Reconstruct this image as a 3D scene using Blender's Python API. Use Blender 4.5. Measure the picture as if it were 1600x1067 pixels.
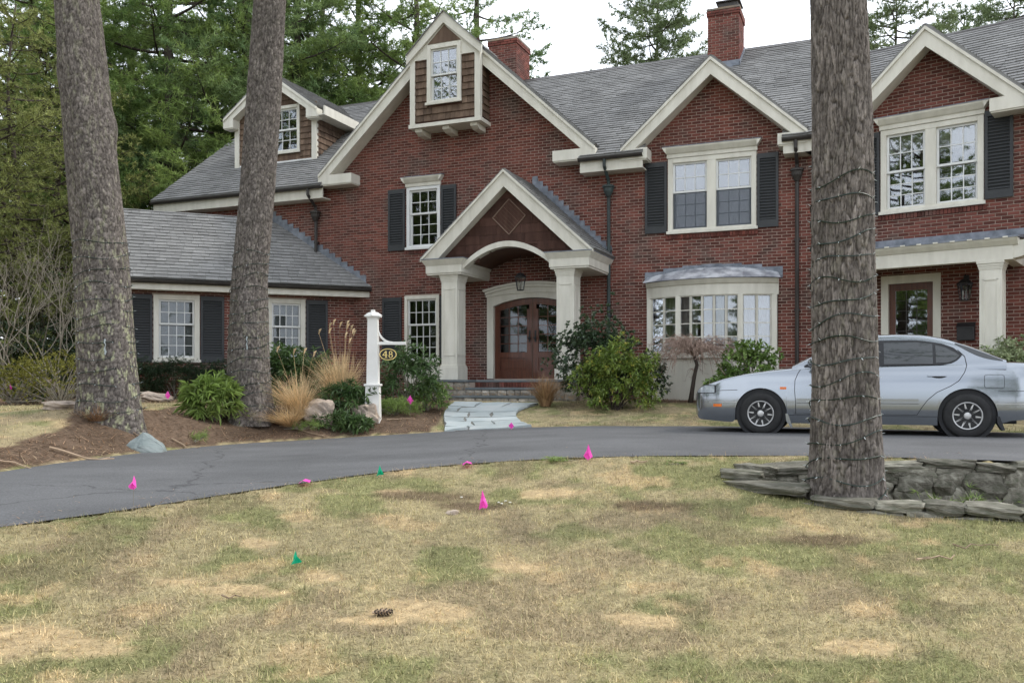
import bpy, math, random
import numpy as np
from mathutils import Matrix, Vector
R = math.radians
rnd = random.Random(7)
nr = np.random.RandomState(7)
for o in list(bpy.data.objects): bpy.data.objects.remove(o)
SC = bpy.context.scene
COL = SC.collection

# ------------------------------------------------------------------ camera, sky, sun, exposure
CAMZ = 0.72
cam = bpy.data.cameras.new('camera'); camo = bpy.data.objects.new('camera', cam); COL.objects.link(camo)
camo.location = (0, 0, CAMZ); camo.rotation_euler = (R(90), 0, 0)
cam.sensor_width = 36; cam.lens = 1380 / 1600 * 36; cam.shift_y = 64.5 / 1600; cam.clip_start = .05; cam.clip_end = 3000
SC.camera = camo
SUN_AZ, SUN_EL = 72, 42          # degrees clockwise from +Y (the view direction), height
W = bpy.data.worlds.new('World'); SC.world = W; W.use_nodes = True
wn = W.node_tree.nodes; wl = W.node_tree.links; wn.clear()
sky = wn.new('ShaderNodeTexSky'); sky.sky_type = 'NISHITA'; sky.sun_disc = False
sky.sun_elevation = R(SUN_EL); sky.sun_rotation = R(SUN_AZ); sky.air_density = 1.0; sky.dust_density = 2.0
tc = wn.new('ShaderNodeTexCoord'); mp = wn.new('ShaderNodeMapping'); mp.inputs['Scale'].default_value = (1, 1, 2.6)
nz = wn.new('ShaderNodeTexNoise'); nz.inputs['Scale'].default_value = 2.3; nz.inputs['Detail'].default_value = 7; nz.inputs['Roughness'].default_value = .55
rp = wn.new('ShaderNodeValToRGB'); rp.color_ramp.elements[0].position = .32; rp.color_ramp.elements[0].color = (.5, .5, .5, 1)
rp.color_ramp.elements[1].position = .56; rp.color_ramp.elements[1].color = (1, 1, 1, 1)
mx = wn.new('ShaderNodeMix'); mx.data_type = 'RGBA'
mx.inputs['B'].default_value = (11.7, 12.3, 13.3, 1)
bg = wn.new('ShaderNodeBackground'); bg.inputs['Strength'].default_value = .115
wo = wn.new('ShaderNodeOutputWorld')
wl.new(tc.outputs['Generated'], mp.inputs['Vector']); wl.new(mp.outputs['Vector'], nz.inputs['Vector']); wl.new(nz.outputs['Fac'], rp.inputs['Fac'])
wl.new(rp.outputs['Color'], mx.inputs['Factor']); wl.new(sky.outputs['Color'], mx.inputs['A']); wl.new(mx.outputs['Result'], bg.inputs['Color'])
wl.new(bg.outputs['Background'], wo.inputs['Surface'])
sl = bpy.data.lights.new('sun', 'SUN'); sl.energy = 1.5; sl.angle = R(14); sl.color = (1, .95, .86)
so = bpy.data.objects.new('sun', sl); COL.objects.link(so)
sd = Vector((math.sin(R(SUN_AZ)) * math.cos(R(SUN_EL)), math.cos(R(SUN_AZ)) * math.cos(R(SUN_EL)), math.sin(R(SUN_EL))))
so.rotation_euler = (-sd).to_track_quat('-Z', 'Y').to_euler(); so.location = sd * 60
SC.view_settings.view_transform = 'Standard'; SC.view_settings.look = 'None'; SC.view_settings.exposure = 0.66; SC.view_settings.gamma = 1
SC.view_settings.use_curve_mapping = False
SC.render.engine = 'CYCLES'
SC.cycles.max_bounces = 6; SC.cycles.transparent_max_bounces = 12; SC.cycles.caustics_reflective = False; SC.cycles.caustics_refractive = False

# ------------------------------------------------------------------ materials
MATS = {}
def nodes(m): return m.node_tree.nodes, m.node_tree.links
def mat(name, c1, c2=None, rough=.7, scale=6., detail=5, bump=0., bscale=None, metal=0., spec=.35, stretch=(1, 1, 1), rand=0., trans=0., coat=0., lo=.35, hi=.65, coords='Object', attr=None, mix3=None, world=False):
    """principled with two-colour noise, optional per-piece brightness variation, optional colour attribute"""
    m = bpy.data.materials.new(name); m.use_nodes = True; n, l = nodes(m); b = n['Principled BSDF']
    b.inputs['Roughness'].default_value = rough; b.inputs['Metallic'].default_value = metal
    b.inputs['Specular IOR Level'].default_value = spec; b.inputs['Coat Weight'].default_value = coat; b.inputs['Coat Roughness'].default_value = .06
    c2 = c2 or tuple(x * .8 for x in c1)
    if world:
        g = n.new('ShaderNodeNewGeometry'); vec = g.outputs['Position']
    else:
        t = n.new('ShaderNodeTexCoord'); vec = t.outputs[coords]
    mpn = n.new('ShaderNodeMapping'); mpn.inputs['Scale'].default_value = stretch; l.new(vec, mpn.inputs['Vector'])
    no = n.new('ShaderNodeTexNoise'); no.inputs['Scale'].default_value = scale; no.inputs['Detail'].default_value = detail; no.inputs['Roughness'].default_value = .6
    l.new(mpn.outputs['Vector'], no.inputs['Vector'])
    r = n.new('ShaderNodeValToRGB'); r.color_ramp.elements[0].position = lo; r.color_ramp.elements[1].position = hi
    r.color_ramp.elements[0].color = (*c1, 1); r.color_ramp.elements[1].color = (*c2, 1)
    if mix3:
        e = r.color_ramp.elements.new((lo + hi) / 2); e.color = (*mix3, 1)
    l.new(no.outputs['Fac'], r.inputs['Fac']); out = r.outputs['Color']
    if attr:
        a = n.new('ShaderNodeAttribute'); a.attribute_name = attr
        mm = n.new('ShaderNodeMix'); mm.data_type = 'RGBA'; mm.blend_type = 'MULTIPLY'; mm.inputs['Factor'].default_value = 1
        l.new(out, mm.inputs['A']); l.new(a.outputs['Color'], mm.inputs['B']); out = mm.outputs['Result']
    if rand:
        g2 = n.new('ShaderNodeNewGeometry'); oi = n.new('ShaderNodeObjectInfo'); ad = n.new('ShaderNodeMath'); ad.operation = 'ADD'
        fr = n.new('ShaderNodeMath'); fr.operation = 'FRACT'; mr = n.new('ShaderNodeMapRange')
        l.new(g2.outputs['Random Per Island'], ad.inputs[0]); l.new(oi.outputs['Random'], ad.inputs[1]); l.new(ad.outputs[0], fr.inputs[0]); l.new(fr.outputs[0], mr.inputs['Value'])
        mr.inputs['To Min'].default_value = 1 - rand; mr.inputs['To Max'].default_value = 1 + rand
        hs = n.new('ShaderNodeHueSaturation'); l.new(out, hs.inputs['Color']); l.new(mr.outputs['Result'], hs.inputs['Value']); out = hs.outputs['Color']
    l.new(out, b.inputs['Base Color'])
    if bump:
        nb = n.new('ShaderNodeTexNoise'); nb.inputs['Scale'].default_value = bscale or scale * 4; nb.inputs['Detail'].default_value = 6; l.new(mpn.outputs['Vector'], nb.inputs['Vector'])
        bu = n.new('ShaderNodeBump'); bu.inputs['Strength'].default_value = bump; bu.inputs['Distance'].default_value = .02; l.new(nb.outputs['Fac'], bu.inputs['Height']); l.new(bu.outputs['Normal'], b.inputs['Normal'])
    if trans:
        tr = n.new('ShaderNodeBsdfTranslucent'); l.new(out, tr.inputs['Color']); ms = n.new('ShaderNodeMixShader'); ms.inputs[0].default_value = trans
        l.new(b.outputs[0], ms.inputs[1]); l.new(tr.outputs[0], ms.inputs[2]); l.new(ms.outputs[0], n['Material Output'].inputs['Surface'])
    MATS[name] = m; return m

def glass(name, refl=.16, tint=(.9, .92, .93), wob=.25):
    m = bpy.data.materials.new(name); m.use_nodes = True; n, l = nodes(m); n.remove(n['Principled BSDF'])
    tr = n.new('ShaderNodeBsdfTransparent'); tr.inputs['Color'].default_value = (*tint, 1)
    gl = n.new('ShaderNodeBsdfGlossy'); gl.inputs['Roughness'].default_value = .015; gl.inputs['Color'].default_value = (.93, .96, 1, 1)
    lw = n.new('ShaderNodeFresnel'); lw.inputs['IOR'].default_value = 1.5
    ad = n.new('ShaderNodeMath'); ad.operation = 'MULTIPLY_ADD'; ad.inputs[1].default_value = 1.0; ad.inputs[2].default_value = refl; ad.use_clamp = True
    t = n.new('ShaderNodeTexCoord'); oi = n.new('ShaderNodeObjectInfo'); va = n.new('ShaderNodeVectorMath'); va.operation = 'ADD'
    no = n.new('ShaderNodeTexNoise'); no.inputs['Scale'].default_value = 3.2; no.inputs['Detail'].default_value = 1
    bu = n.new('ShaderNodeBump'); bu.inputs['Strength'].default_value = wob; bu.inputs['Distance'].default_value = .012
    l.new(t.outputs['Object'], va.inputs[0]); l.new(oi.outputs['Location'], va.inputs[1]); l.new(va.outputs[0], no.inputs['Vector'])
    l.new(no.outputs['Fac'], bu.inputs['Height']); l.new(bu.outputs['Normal'], gl.inputs['Normal'])
    mx = n.new('ShaderNodeMixShader'); l.new(lw.outputs[0], ad.inputs[0]); l.new(ad.outputs[0], mx.inputs[0]); l.new(tr.outputs[0], mx.inputs[1]); l.new(gl.outputs[0], mx.inputs[2])
    l.new(mx.outputs[0], n['Material Output'].inputs['Surface']); MATS[name] = m; return m

mat('trim', (.67, .65, .575), (.57, .55, .48), rough=.5, scale=2.2, detail=8, stretch=(2.5, 2.5, .6), bump=.05, bscale=30)
mat('sash', (.70, .71, .70), (.63, .64, .63), rough=.45, scale=2)
mat('post_white', (.80, .79, .76), (.72, .71, .67), rough=.5, scale=2, bump=.04, bscale=25)
mat('mortar', (.40, .32, .27), (.33, .265, .225), rough=.95, scale=3, bump=.3, bscale=60)
mat('brick', (.156, .051, .038), (.096, .060, .051), rough=.85, lo=.40, hi=.64, scale=1.0, detail=9, mix3=(.124, .044, .035), rand=.38, bump=.25, bscale=50, spec=.2)
mat('shingle', (.170, .169, .166), (.226, .225, .221), rough=.9, scale=1.0, detail=8, rand=.13, bump=.5, bscale=120, spec=.2)
mat('shake', (.095, .062, .045), (.165, .115, .082), rough=.85, scale=2.2, stretch=(4, 4, .6), rand=.30, bump=.4, bscale=25, spec=.2)
mat('pediment_shake', (.058, .030, .023), (.088, .046, .036), rough=.8, scale=2.2, stretch=(3, 3, .8), rand=.22, bump=.3, bscale=25, spec=.2)
mat('lead', (.10, .115, .14), (.24, .26, .30), rough=.5, scale=4, detail=8, metal=.2, bump=.15, bscale=14)
mat('lead_sheen', (.26, .275, .31), (.66, .68, .71), rough=.42, scale=3.2, detail=9, metal=.3, bump=.15, bscale=14, lo=.4, hi=.62)  # bow roof lead: bright reflection put into a lighter base colour
mat('gutter', (.030, .026, .024), (.045, .040, .036), rough=.45, scale=4)
mat('copper_green', (.05, .075, .075), (.032, .036, .036), rough=.6, scale=2.5)
mat('shutter', (.030, .033, .036), (.040, .043, .046), rough=.5, scale=3, bump=.05)
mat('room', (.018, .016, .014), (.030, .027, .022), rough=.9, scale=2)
mat('curtain', (.36, .34, .29), (.26, .245, .21), rough=.9, scale=3, stretch=(9, 9, .2))
mat('blind', (.20, .21, .20), (.165, .175, .165), rough=.7, scale=3)
m_ = mat('screen', (.16, .18, .21), (.13, .15, .18), rough=.7, scale=40)
n_, l_ = nodes(m_); tr_ = n_.new('ShaderNodeBsdfTransparent'); ms_ = n_.new('ShaderNodeMixShader'); ms_.inputs[0].default_value = .38      # fine mesh: half see-through
l_.new(tr_.outputs[0], ms_.inputs[1]); l_.new(n_['Principled BSDF'].outputs[0], ms_.inputs[2]); l_.new(ms_.outputs[0], n_['Material Output'].inputs['Surface'])
mat('mahogany', (.125, .043, .023), (.078, .027, .017), rough=.35, scale=4, stretch=(6, 6, .5), coat=.25, bump=.08, bscale=30)
mat('black_metal', (.016, .016, .017), (.025, .025, .026), rough=.45, scale=8)
mat('brass', (.45, .30, .11), (.36, .23, .08), rough=.3, metal=.9, scale=8)
mat('gilt', (.85, .66, .25), (.75, .58, .2), rough=.45, scale=8)
mat('bluestone', (.115, .135, .145), (.165, .18, .185), rough=.8, scale=3, rand=.12, bump=.15)
mat('fieldstone', (.36, .26, .165), (.40, .36, .30), rough=.9, scale=2.6, detail=8, rand=.35, bump=.5, bscale=18, mix3=(.26, .24, .215), spec=.2)
mat('flagstone', (.33, .37, .375), (.42, .445, .44), rough=.85, scale=1.8, detail=8, rand=.13, bump=.15, mix3=(.37, .41, .41), spec=.25)
mat('soil', (.060, .040, .026), (.10, .070, .045), rough=.95, scale=9, bump=.6)
mat('ceiling_board', (.11, .055, .035), (.07, .036, .024), rough=.6, scale=3)
glass('pane_glass', .0, wob=.03); glass('pane_bright', .10, wob=.03); glass('car_glass', .05, (.42, .45, .46), 0)

# ------------------------------------------------------------------ mesh helpers
def tag(o, label=None, cat=None, group=None, kind=None):
    for k, v in (('label', label), ('category', cat), ('group', group), ('kind', kind)):
        if v: o[k] = v
    return o
def empty(name, loc=(0, 0, 0), rz=0., parent=None):
    o = bpy.data.objects.new(name, None); COL.objects.link(o); o.location = loc; o.rotation_euler = (0, 0, rz); o.empty_display_size = .2
    if parent: o.parent = parent
    return o
def link(name, me, parent=None, loc=None, rot=None, scale=None):
    o = bpy.data.objects.new(name, me); COL.objects.link(o)
    if parent: o.parent = parent
    if loc is not None: o.location = loc
    if rot is not None: o.rotation_euler = rot
    if scale is not None: o.scale = scale
    return o
def mesh_np(name, V, F, m, smooth=False, attrs=None):
    """fast mesh from arrays; F is (n,3) or (n,4); attrs {name: per-vertex rgb}"""
    V = np.asarray(V, np.float32); F = np.asarray(F, np.int32); me = bpy.data.meshes.new(name); k = F.shape[1]
    me.vertices.add(len(V)); me.vertices.foreach_set('co', V.ravel()); me.loops.add(F.size); me.loops.foreach_set('vertex_index', F.ravel())
    me.polygons.add(len(F)); me.polygons.foreach_set('loop_start', np.arange(0, F.size, k, dtype=np.int32)); me.polygons.foreach_set('loop_total', np.full(len(F), k, np.int32))
    me.polygons.foreach_set('use_smooth', np.full(len(F), smooth)); me.materials.append(MATS[m] if isinstance(m, str) else m)
    for an, av in (attrs or {}).items():
        at = me.attributes.new(an, 'FLOAT_COLOR', 'POINT'); c = np.ones((len(V), 4), np.float32); c[:, :3] = av; at.data.foreach_set('color', c.ravel())
    me.update(calc_edges=True); me.validate(); return me
class MB:
    """collects faces in local coordinates through a matrix"""
    def __init__(s, M=None): s.v = []; s.f = []; s.M = M or Matrix()
    def add(s, vs, fs):
        k = len(s.v); M = s.M; s.v += [tuple(M @ Vector(p)) for p in vs]; s.f += [tuple(i + k for i in f) for f in fs]; return s
    def box(s, x0, x1, y0, y1, z0, z1):
        return s.add([(x0, y0, z0), (x1, y0, z0), (x1, y1, z0), (x0, y1, z0), (x0, y0, z1), (x1, y0, z1), (x1, y1, z1), (x0, y1, z1)],
                     [(0, 3, 2, 1), (4, 5, 6, 7), (0, 1, 5, 4), (1, 2, 6, 5), (2, 3, 7, 6), (3, 0, 4, 7)])
    def prism(s, poly, y0, y1):              # polygon in (x, z) extruded along y
        n = len(poly); a = [(p[0], y0, p[1]) for p in poly] + [(p[0], y1, p[1]) for p in poly]
        return s.add(a, [tuple(range(n)), tuple(range(2 * n - 1, n - 1, -1))] + [(i, i + n, (i + 1) % n + n, (i + 1) % n) for i in range(n)])
    def prism_z(s, poly, z0, z1):            # polygon in (x, y) extruded along z
        n = len(poly); a = [(p[0], p[1], z0) for p in poly] + [(p[0], p[1], z1) for p in poly]
        return s.add(a, [tuple(range(n - 1, -1, -1)), tuple(range(n, 2 * n))] + [(i, (i + 1) % n, (i + 1) % n + n, i + n) for i in range(n)])
    def prism_x(s, poly, x0, x1):            # polygon in (y, z) extruded along x
        n = len(poly); a = [(x0, p[0], p[1]) for p in poly] + [(x1, p[0], p[1]) for p in poly]
        return s.add(a, [tuple(range(n - 1, -1, -1)), tuple(range(n, 2 * n))] + [(i, (i + 1) % n, (i + 1) % n + n, i + n) for i in range(n)])
    def ring(s, outer, inner, y0, y1):       # strip between two equally long polylines in (x, z), extruded along y
        for i in range(len(outer) - 1): s.prism([outer[i], outer[i + 1], inner[i + 1], inner[i]], y0, y1)
        return s
    def tube(s, pts, r, n=6, cap=True):
        pts = [Vector(p) for p in pts]; rs = r if isinstance(r, (list, tuple)) else [r] * len(pts); vs = []; fs = []; prev = None
        for i, p in enumerate(pts):
            d = (pts[min(i + 1, len(pts) - 1)] - pts[max(i - 1, 0)]).normalized()
            if prev is None:
                a = d.orthogonal().normalized()
            else:
                a = (prev - d * prev.dot(d)); a = a.normalized() if a.length > 1e-6 else d.orthogonal().normalized()
            prev = a; b = d.cross(a)
            vs += [tuple(p + (a * math.cos(2 * math.pi * j / n) + b * math.sin(2 * math.pi * j / n)) * rs[i]) for j in range(n)]
        for i in range(len(pts) - 1):
            fs += [(i * n + j, i * n + (j + 1) % n, (i + 1) * n + (j + 1) % n, (i + 1) * n + j) for j in range(n)]
        if cap: fs += [tuple(range(n - 1, -1, -1)), tuple(range((len(pts) - 1) * n, len(pts) * n))]
        return s.add(vs, fs)
    def lathe(s, prof, n=12, c=(0, 0, 0), axis='z'):
        vs = []; fs = []
        for (r, h) in prof:
            for j in range(n):
                a = 2 * math.pi * j / n; p = (r * math.cos(a), r * math.sin(a), h)
                if axis == 'y': p = (p[0], h, p[1])
                vs.append((c[0] + p[0], c[1] + p[1], c[2] + p[2]))
        for i in range(len(prof) - 1): fs += [(i * n + j, i * n + (j + 1) % n, (i + 1) * n + (j + 1) % n, (i + 1) * n + j) for j in range(n)]
        fs += [tuple(range(n - 1, -1, -1)), tuple(range((len(prof) - 1) * n, len(prof) * n))]
        return s.add(vs, fs)
    def mesh(s, name, m, smooth=False):
        me = bpy.data.meshes.new(name); me.from_pydata(s.v, [], s.f); me.materials.append(MATS[m] if isinstance(m, str) else m)
        if smooth: me.polygons.foreach_set('use_smooth', [True] * len(me.polygons))
        me.update(); return me
    def build(s, name, m, parent=None, smooth=False, bevel=0., loc=None):
        me = s.mesh(name, m, smooth); o = link(name, me, parent, loc)
        import bmesh
        bm = bmesh.new(); bm.from_mesh(me); bmesh.ops.recalc_face_normals(bm, faces=bm.faces[:])
        if bevel: bmesh.ops.bevel(bm, geom=[e for e in bm.edges if e.is_manifold and e.calc_face_angle(0) > .5], offset=bevel, segments=1, affect='EDGES', clamp_overlap=True)
        bm.to_mesh(me); bm.free(); return o

# smooth value noise for height, colour patches and displacement (numpy)
_perm = nr.rand(64, 64)
def vnoise(x, y):
    x = np.asarray(x, float); y = np.asarray(y, float); xi = np.floor(x).astype(int); yi = np.floor(y).astype(int); fx = x - xi; fy = y - yi
    fx = fx * fx * (3 - 2 * fx); fy = fy * fy * (3 - 2 * fy); g = lambda a, b: _perm[a % 64, b % 64]
    return (g(xi, yi) * (1 - fx) + g(xi + 1, yi) * fx) * (1 - fy) + (g(xi, yi + 1) * (1 - fx) + g(xi + 1, yi + 1) * fx) * fy
def fbm(x, y, o=4):
    s = 0; a = .5; t = 0
    for i in range(o): s = s + a * vnoise(x * 2 ** i + 17.3 * i, y * 2 ** i + 9.1 * i); t += a; a *= .5
    return s / t
def sstep(t): t = np.clip(t, 0, 1); return t * t * (3 - 2 * t)

# ------------------------------------------------------------------ terrain
NEAR = np.array([(-60, -58), (-8, -2.2), (-5.2, 2.2), (-3.95, 4.5), (-3.27, 5.63), (-2.89, 6.14), (-2.47, 6.81), (-1.92, 7.57), (-1.22, 8.3), (-.5, 8.62), (.31, 8.7), (1.27, 8.74), (1.91, 8.77), (2.92, 8.72), (3.59, 8.57), (4.72, 8.14), (6.5, 7.2), (9, 5.2), (14, 0), (60, -60)], float)
FAR = np.array([(-70, -60), (-12, -1.5), (-7.5, 4), (-5.75, 7.2), (-5.29, 9.13), (-5.19, 10.24), (-4.89, 11.54), (-4.55, 12.57), (-4, 13.6), (-2.77, 14.8), (-1.12, 15.1), (.32, 14.8), (3.22, 14.75), (5.14, 14.19), (7.11, 12.9), (10, 10.8), (14, 7), (70, -55)], float)
def sdist(P, X, Y):
    """signed distance to a polyline running left to right: positive above it (house side)"""
    X = np.asarray(X, float); Y = np.asarray(Y, float); best = np.full(X.shape, 1e9); sg = np.ones(X.shape)
    for (ax, ay), (bx, by) in zip(P[:-1], P[1:]):
        dx, dy = bx - ax, by - ay; t = np.clip(((X - ax) * dx + (Y - ay) * dy) / (dx * dx + dy * dy), 0, 1)
        d = np.hypot(X - ax - t * dx, Y - ay - t * dy); c = dx * (Y - ay) - dy * (X - ax); m = d < best - 1e-9
        best = np.where(m, d, best); sg = np.where(m, np.sign(c), sg)
    return best * sg
def zdrive(X): return -.2 * sstep((1.5 - np.asarray(X, float)) / 5)
WELL_C = (4.80, 7.30); WELL_R = (2.75, .82)      # stone-walled tree well in the front lawn
def well_r(X, Y):
    c, s = math.cos(R(-15)), math.sin(R(-15)); x = np.asarray(X) - WELL_C[0]; y = np.asarray(Y) - WELL_C[1]
    return np.hypot((x * c + y * s) / WELL_R[0], (-x * s + y * c) / WELL_R[1])
def H(X, Y, well=True):
    X = np.asarray(X, float); Y = np.asarray(Y, float); dn = -sdist(NEAR, X, Y); df = sdist(FAR, X, Y); z = zdrive(X)
    drop = 1.1 * (1 - np.exp(-np.clip(dn, 0, None) / 5.2)); lf = sstep((-.9 - X) / 1.2); rise = (.34 - z) * ((1 - lf) * sstep(df / 4.2) + lf * (1 - np.exp(-np.clip(df, 0, None) / 1.5)))
    out = z - drop + rise
    mound = .30 * np.exp(-(((X + 5.45) / 1.5) ** 2 + ((Y - 12.6) / 1.1) ** 2)) + .16 * np.exp(-(((X + 4.0) / 1.6) ** 2 + ((Y - 15.2) / 1.2) ** 2))
    out = out + mound * sstep(df / .9)
    out = out + .035 * (fbm(X * .7, Y * .7, 3) - .5) * sstep(np.maximum(dn, df) / .5)
    out = np.where((dn < 0) & (df < 0), z - .03, out)
    if well: out = np.where(well_r(X, Y) < 1, out - .42 * sstep((1 - well_r(X, Y)) / .12), out)
    return out
def h(x, y): return float(H(x, y))

def bare_patch(X, Y):
    m = np.zeros(np.shape(X)); w = 1.5 * (fbm(X * 6 + 8, Y * 6, 5) - .5)
    for (px_, py_, rx, ry) in BARE: m = np.maximum(m, sstep((1.0 - np.hypot((X - px_) / rx, (Y - py_) / ry) + w) / .35))
    return m * .9
BARE = ((-2.13, 4.14, .48, .18), (-2.35, 3.95, .35, .12), (-.5, 4.8, .42, .18), (-1.72, 5.92, .15, .15), (-.04, 5.74, .24, .14), (.73, 4.8, .24, .12), (-1.45, 5.0, .28, .12), (-1.08, 5.3, .16, .12), (-1.94, 5.06, .18, .10), (.39, 7.64, .45, .16), (-.75, 4.6, .25, .1), (1.75, 4.45, .2, .09), (-1.05, 7.6, .15, .12))
def lawn_col(X, Y):
    straw = np.array((.41, .35, .205)); tan = np.array((.55, .42, .245)); green = np.array((.20, .225, .09)); brown = np.array((.28, .21, .145))
    a = fbm(X * 2.6 + 3, Y * 2.2, 7); b = fbm(X * 2.3 + 40, Y * 2.0 + 11, 7); c = fbm(X * 3.1 + 9, Y * 2.4 + 31, 7); e = fbm(X * 17, Y * 17, 3); big = fbm(X * .5 + 7, Y * .5, 3)
    col = straw[None] * np.ones((len(X), 1)); m = sstep((b + .35 * (big - .5) - .47) / .12)[:, None] * .7; col = col * (1 - m) + green * m
    m = sstep((a - .35 * (big - .5) - .54) / .10)[:, None] * .45; col = col * (1 - m) + brown * m
    m = sstep((c - .64) / .05)[:, None] * .7; col = col * (1 - m) + tan * m
    m = bare_patch(X, Y)[:, None]; col = col * (1 - m) + tan * m
    m = np.zeros(len(X)); w = .9 * (fbm(X * 4 + 2, Y * 4, 4) - .5)
    for (px_, py_, rx, ry) in ((-.70, 7.55, .55, .18), (-.38, 7.3, .35, .15), (2.2, 6.3, .5, .2), (1.15, 7.2, .45, .15)): m = np.maximum(m, sstep((1.05 - np.hypot((X - px_) / rx, (Y - py_) / ry) + w) / .5))
    m = m[:, None] * .75; col = col * (1 - m) + np.array((.15, .105, .07)) * m
    return col * (.62 + .76 * e[:, None])
def bed_mask(X, Y):
    """mulched planting beds: round the two pines and post, along the house"""
    df = sdist(FAR, X, Y); n = (fbm(X * 1.3, Y * 1.3, 3) - .5) * .7
    left = (df > .05) & (X > -5.95 + n) & (X < -1.35 + n * .3) & (df < 2.9 + n + np.clip((X + 4.4) * 2.2, 0, 9)) & (Y < 22)
    hx = (X - 4.40) * math.cos(R(22.5)) - (Y - 19.57) * math.sin(R(22.5)); hy = (X - 4.40) * math.sin(R(22.5)) + (Y - 19.57) * math.cos(R(22.5))
    house = (hy > -1.55 + n) & (hx > -3.3) & (hx < 9)
    back = (df > 5.2 + n) & (X < -3)
    return left | house | back
gx = np.unique(np.concatenate([np.linspace(-500, -40, 8), np.linspace(-40, -9, 32), np.arange(-9, 8.5, .07), np.linspace(8.5, 40, 32), np.linspace(40, 500, 8)]))
gy = np.unique(np.concatenate([np.linspace(-300, -20, 8), np.linspace(-20, 2, 23), np.arange(2, 10, .07), np.arange(10, 22, .12), np.linspace(22, 60, 39), np.linspace(60, 900, 10)]))
GX, GY = np.meshgrid(gx, gy); gX = GX.ravel(); gY = GY.ravel()
GZ = H(gX, gY); far = np.hypot(gX, gY)
GZ = np.where(gY > 26, GZ + .02 * (gY - 26), GZ)
wl_ = np.array([(-1.16, 15.06), (-1.2, 15.8), (-1.3, 16.6), (-1.32, 17.5), (-1.2, 18.5)]); wr_ = np.array([(.36, 14.78), (.22, 15.4), (.08, 16.2), (.08, 17.0), (.55, 17.95)])
GZ = np.where((gY > 14.9) & (gY < 18.4) & (gX > np.interp(gY, wl_[:, 1], wl_[:, 0]) + .08) & (gX < np.interp(gY, wr_[:, 1], wr_[:, 0]) - .08), GZ - .10, GZ)     # bed of the walk
lc = lawn_col(gX, gY); litter = np.array((.145, .103, .074)) * (.6 + .6 * fbm(gX * 3, gY * 3, 3)[:, None])
bm_ = (bed_mask(gX, gY) | (gY > 24) | ((gX < -8) & (gY > 17)))[:, None]; gc = np.where(bm_, litter, lc * .78)
gc = np.where((well_r(gX, gY) < .97)[:, None], litter * .8, gc)
nx_, ny_ = len(gx), len(gy); ii = (np.arange(ny_ - 1)[:, None] * nx_ + np.arange(nx_ - 1)[None]).ravel()
mat('ground', (.78, .78, .78), (1.15, 1.12, 1.08), rough=.95, scale=22, detail=8, attr='col', bump=.8, bscale=70, spec=.1)
link('lawn', mesh_np('lawn', np.stack([gX, gY, GZ], 1), np.stack([ii, ii + 1, ii + nx_ + 1, ii + nx_], 1), 'ground', True, {'col': gc}))['kind'] = 'structure'

# asphalt drive: strips between the two edges
def resample(P, n):
    P = np.asarray(P, float); d = np.r_[0, np.cumsum(np.hypot(*np.diff(P, axis=0).T))]; t = np.linspace(0, d[-1], n); return np.stack([np.interp(t, d, P[:, 0]), np.interp(t, d, P[:, 1])], 1)
def smoothpoly(P, it=2):
    for _ in range(it):
        q = [P[0]]
        for a, b in zip(P[:-1], P[1:]): q += [a * .75 + b * .25, a * .25 + b * .75]
        P = np.array(q + [P[-1]])
    return P
na = resample(smoothpoly(NEAR[2:-1]), 520); fa = resample(smoothpoly(FAR[2:-1]), 520)
na[:, 1] += .12 * (fbm(na[:, 0] * 4, na[:, 1] * 4, 3) - .5); fa[:, 1] += .14 * (fbm(fa[:, 0] * 4, fa[:, 1] * 4, 3) - .5)
T = np.linspace(0, 1, 90); PX = na[:, None, 0] * (1 - T) + fa[:, None, 0] * T; PY = na[:, None, 1] * (1 - T) + fa[:, None, 1] * T
PZ = zdrive(PX) + .02 * np.sin(T * math.pi)[None] + .006 * (fbm(PX * 1.5, PY * 1.5, 3) - .5)
n1, n2 = PX.shape; ii = (np.arange(n1 - 1)[:, None] * n2 + np.arange(n2 - 1)[None]).ravel()
wear = .72 + .5 * fbm(PX.ravel() * .8, PY.ravel() * 1.4 + 5, 6) + .22 * (fbm(PX.ravel() * 4, PY.ravel() * 4, 4) - .5); wear = wear[:, None] * np.array((1, 1, 1.02))
m = mat('asphalt', (.066, .067, .068), (.160, .160, .160), rough=.9, scale=70, detail=3, spec=.15, lo=.25, hi=.8, attr='wear')
n_, l_ = nodes(m); b_ = n_['Principled BSDF']; src = b_.inputs['Base Color'].links[0].from_socket     # hairline cracks: thin voronoi edges
t_ = n_.new('ShaderNodeTexCoord'); no_ = n_.new('ShaderNodeTexNoise'); no_.inputs['Scale'].default_value = 2.2; no_.inputs['Detail'].default_value = 5
vm_ = n_.new('ShaderNodeMix'); vm_.data_type = 'RGBA'; vm_.inputs['Factor'].default_value = .35; vo_ = n_.new('ShaderNodeTexVoronoi'); vo_.feature = 'DISTANCE_TO_EDGE'; vo_.inputs['Scale'].default_value = .30
l_.new(t_.outputs['Object'], no_.inputs['Vector']); l_.new(t_.outputs['Object'], vm_.inputs['A']); l_.new(no_.outputs['Color'], vm_.inputs['B']); l_.new(vm_.outputs['Result'], vo_.inputs['Vector'])
cr_ = n_.new('ShaderNodeMapRange'); cr_.inputs['From Max'].default_value = .004; cr_.inputs['To Min'].default_value = .55; cr_.inputs['To Max'].default_value = 1; l_.new(vo_.outputs['Distance'], cr_.inputs['Value'])
mu_ = n_.new('ShaderNodeMix'); mu_.data_type = 'RGBA'; mu_.blend_type = 'MULTIPLY'; mu_.inputs['Factor'].default_value = 1; l_.new(src, mu_.inputs['A']); l_.new(cr_.outputs['Result'], mu_.inputs['B']); l_.new(mu_.outputs['Result'], b_.inputs['Base Color'])
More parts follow.
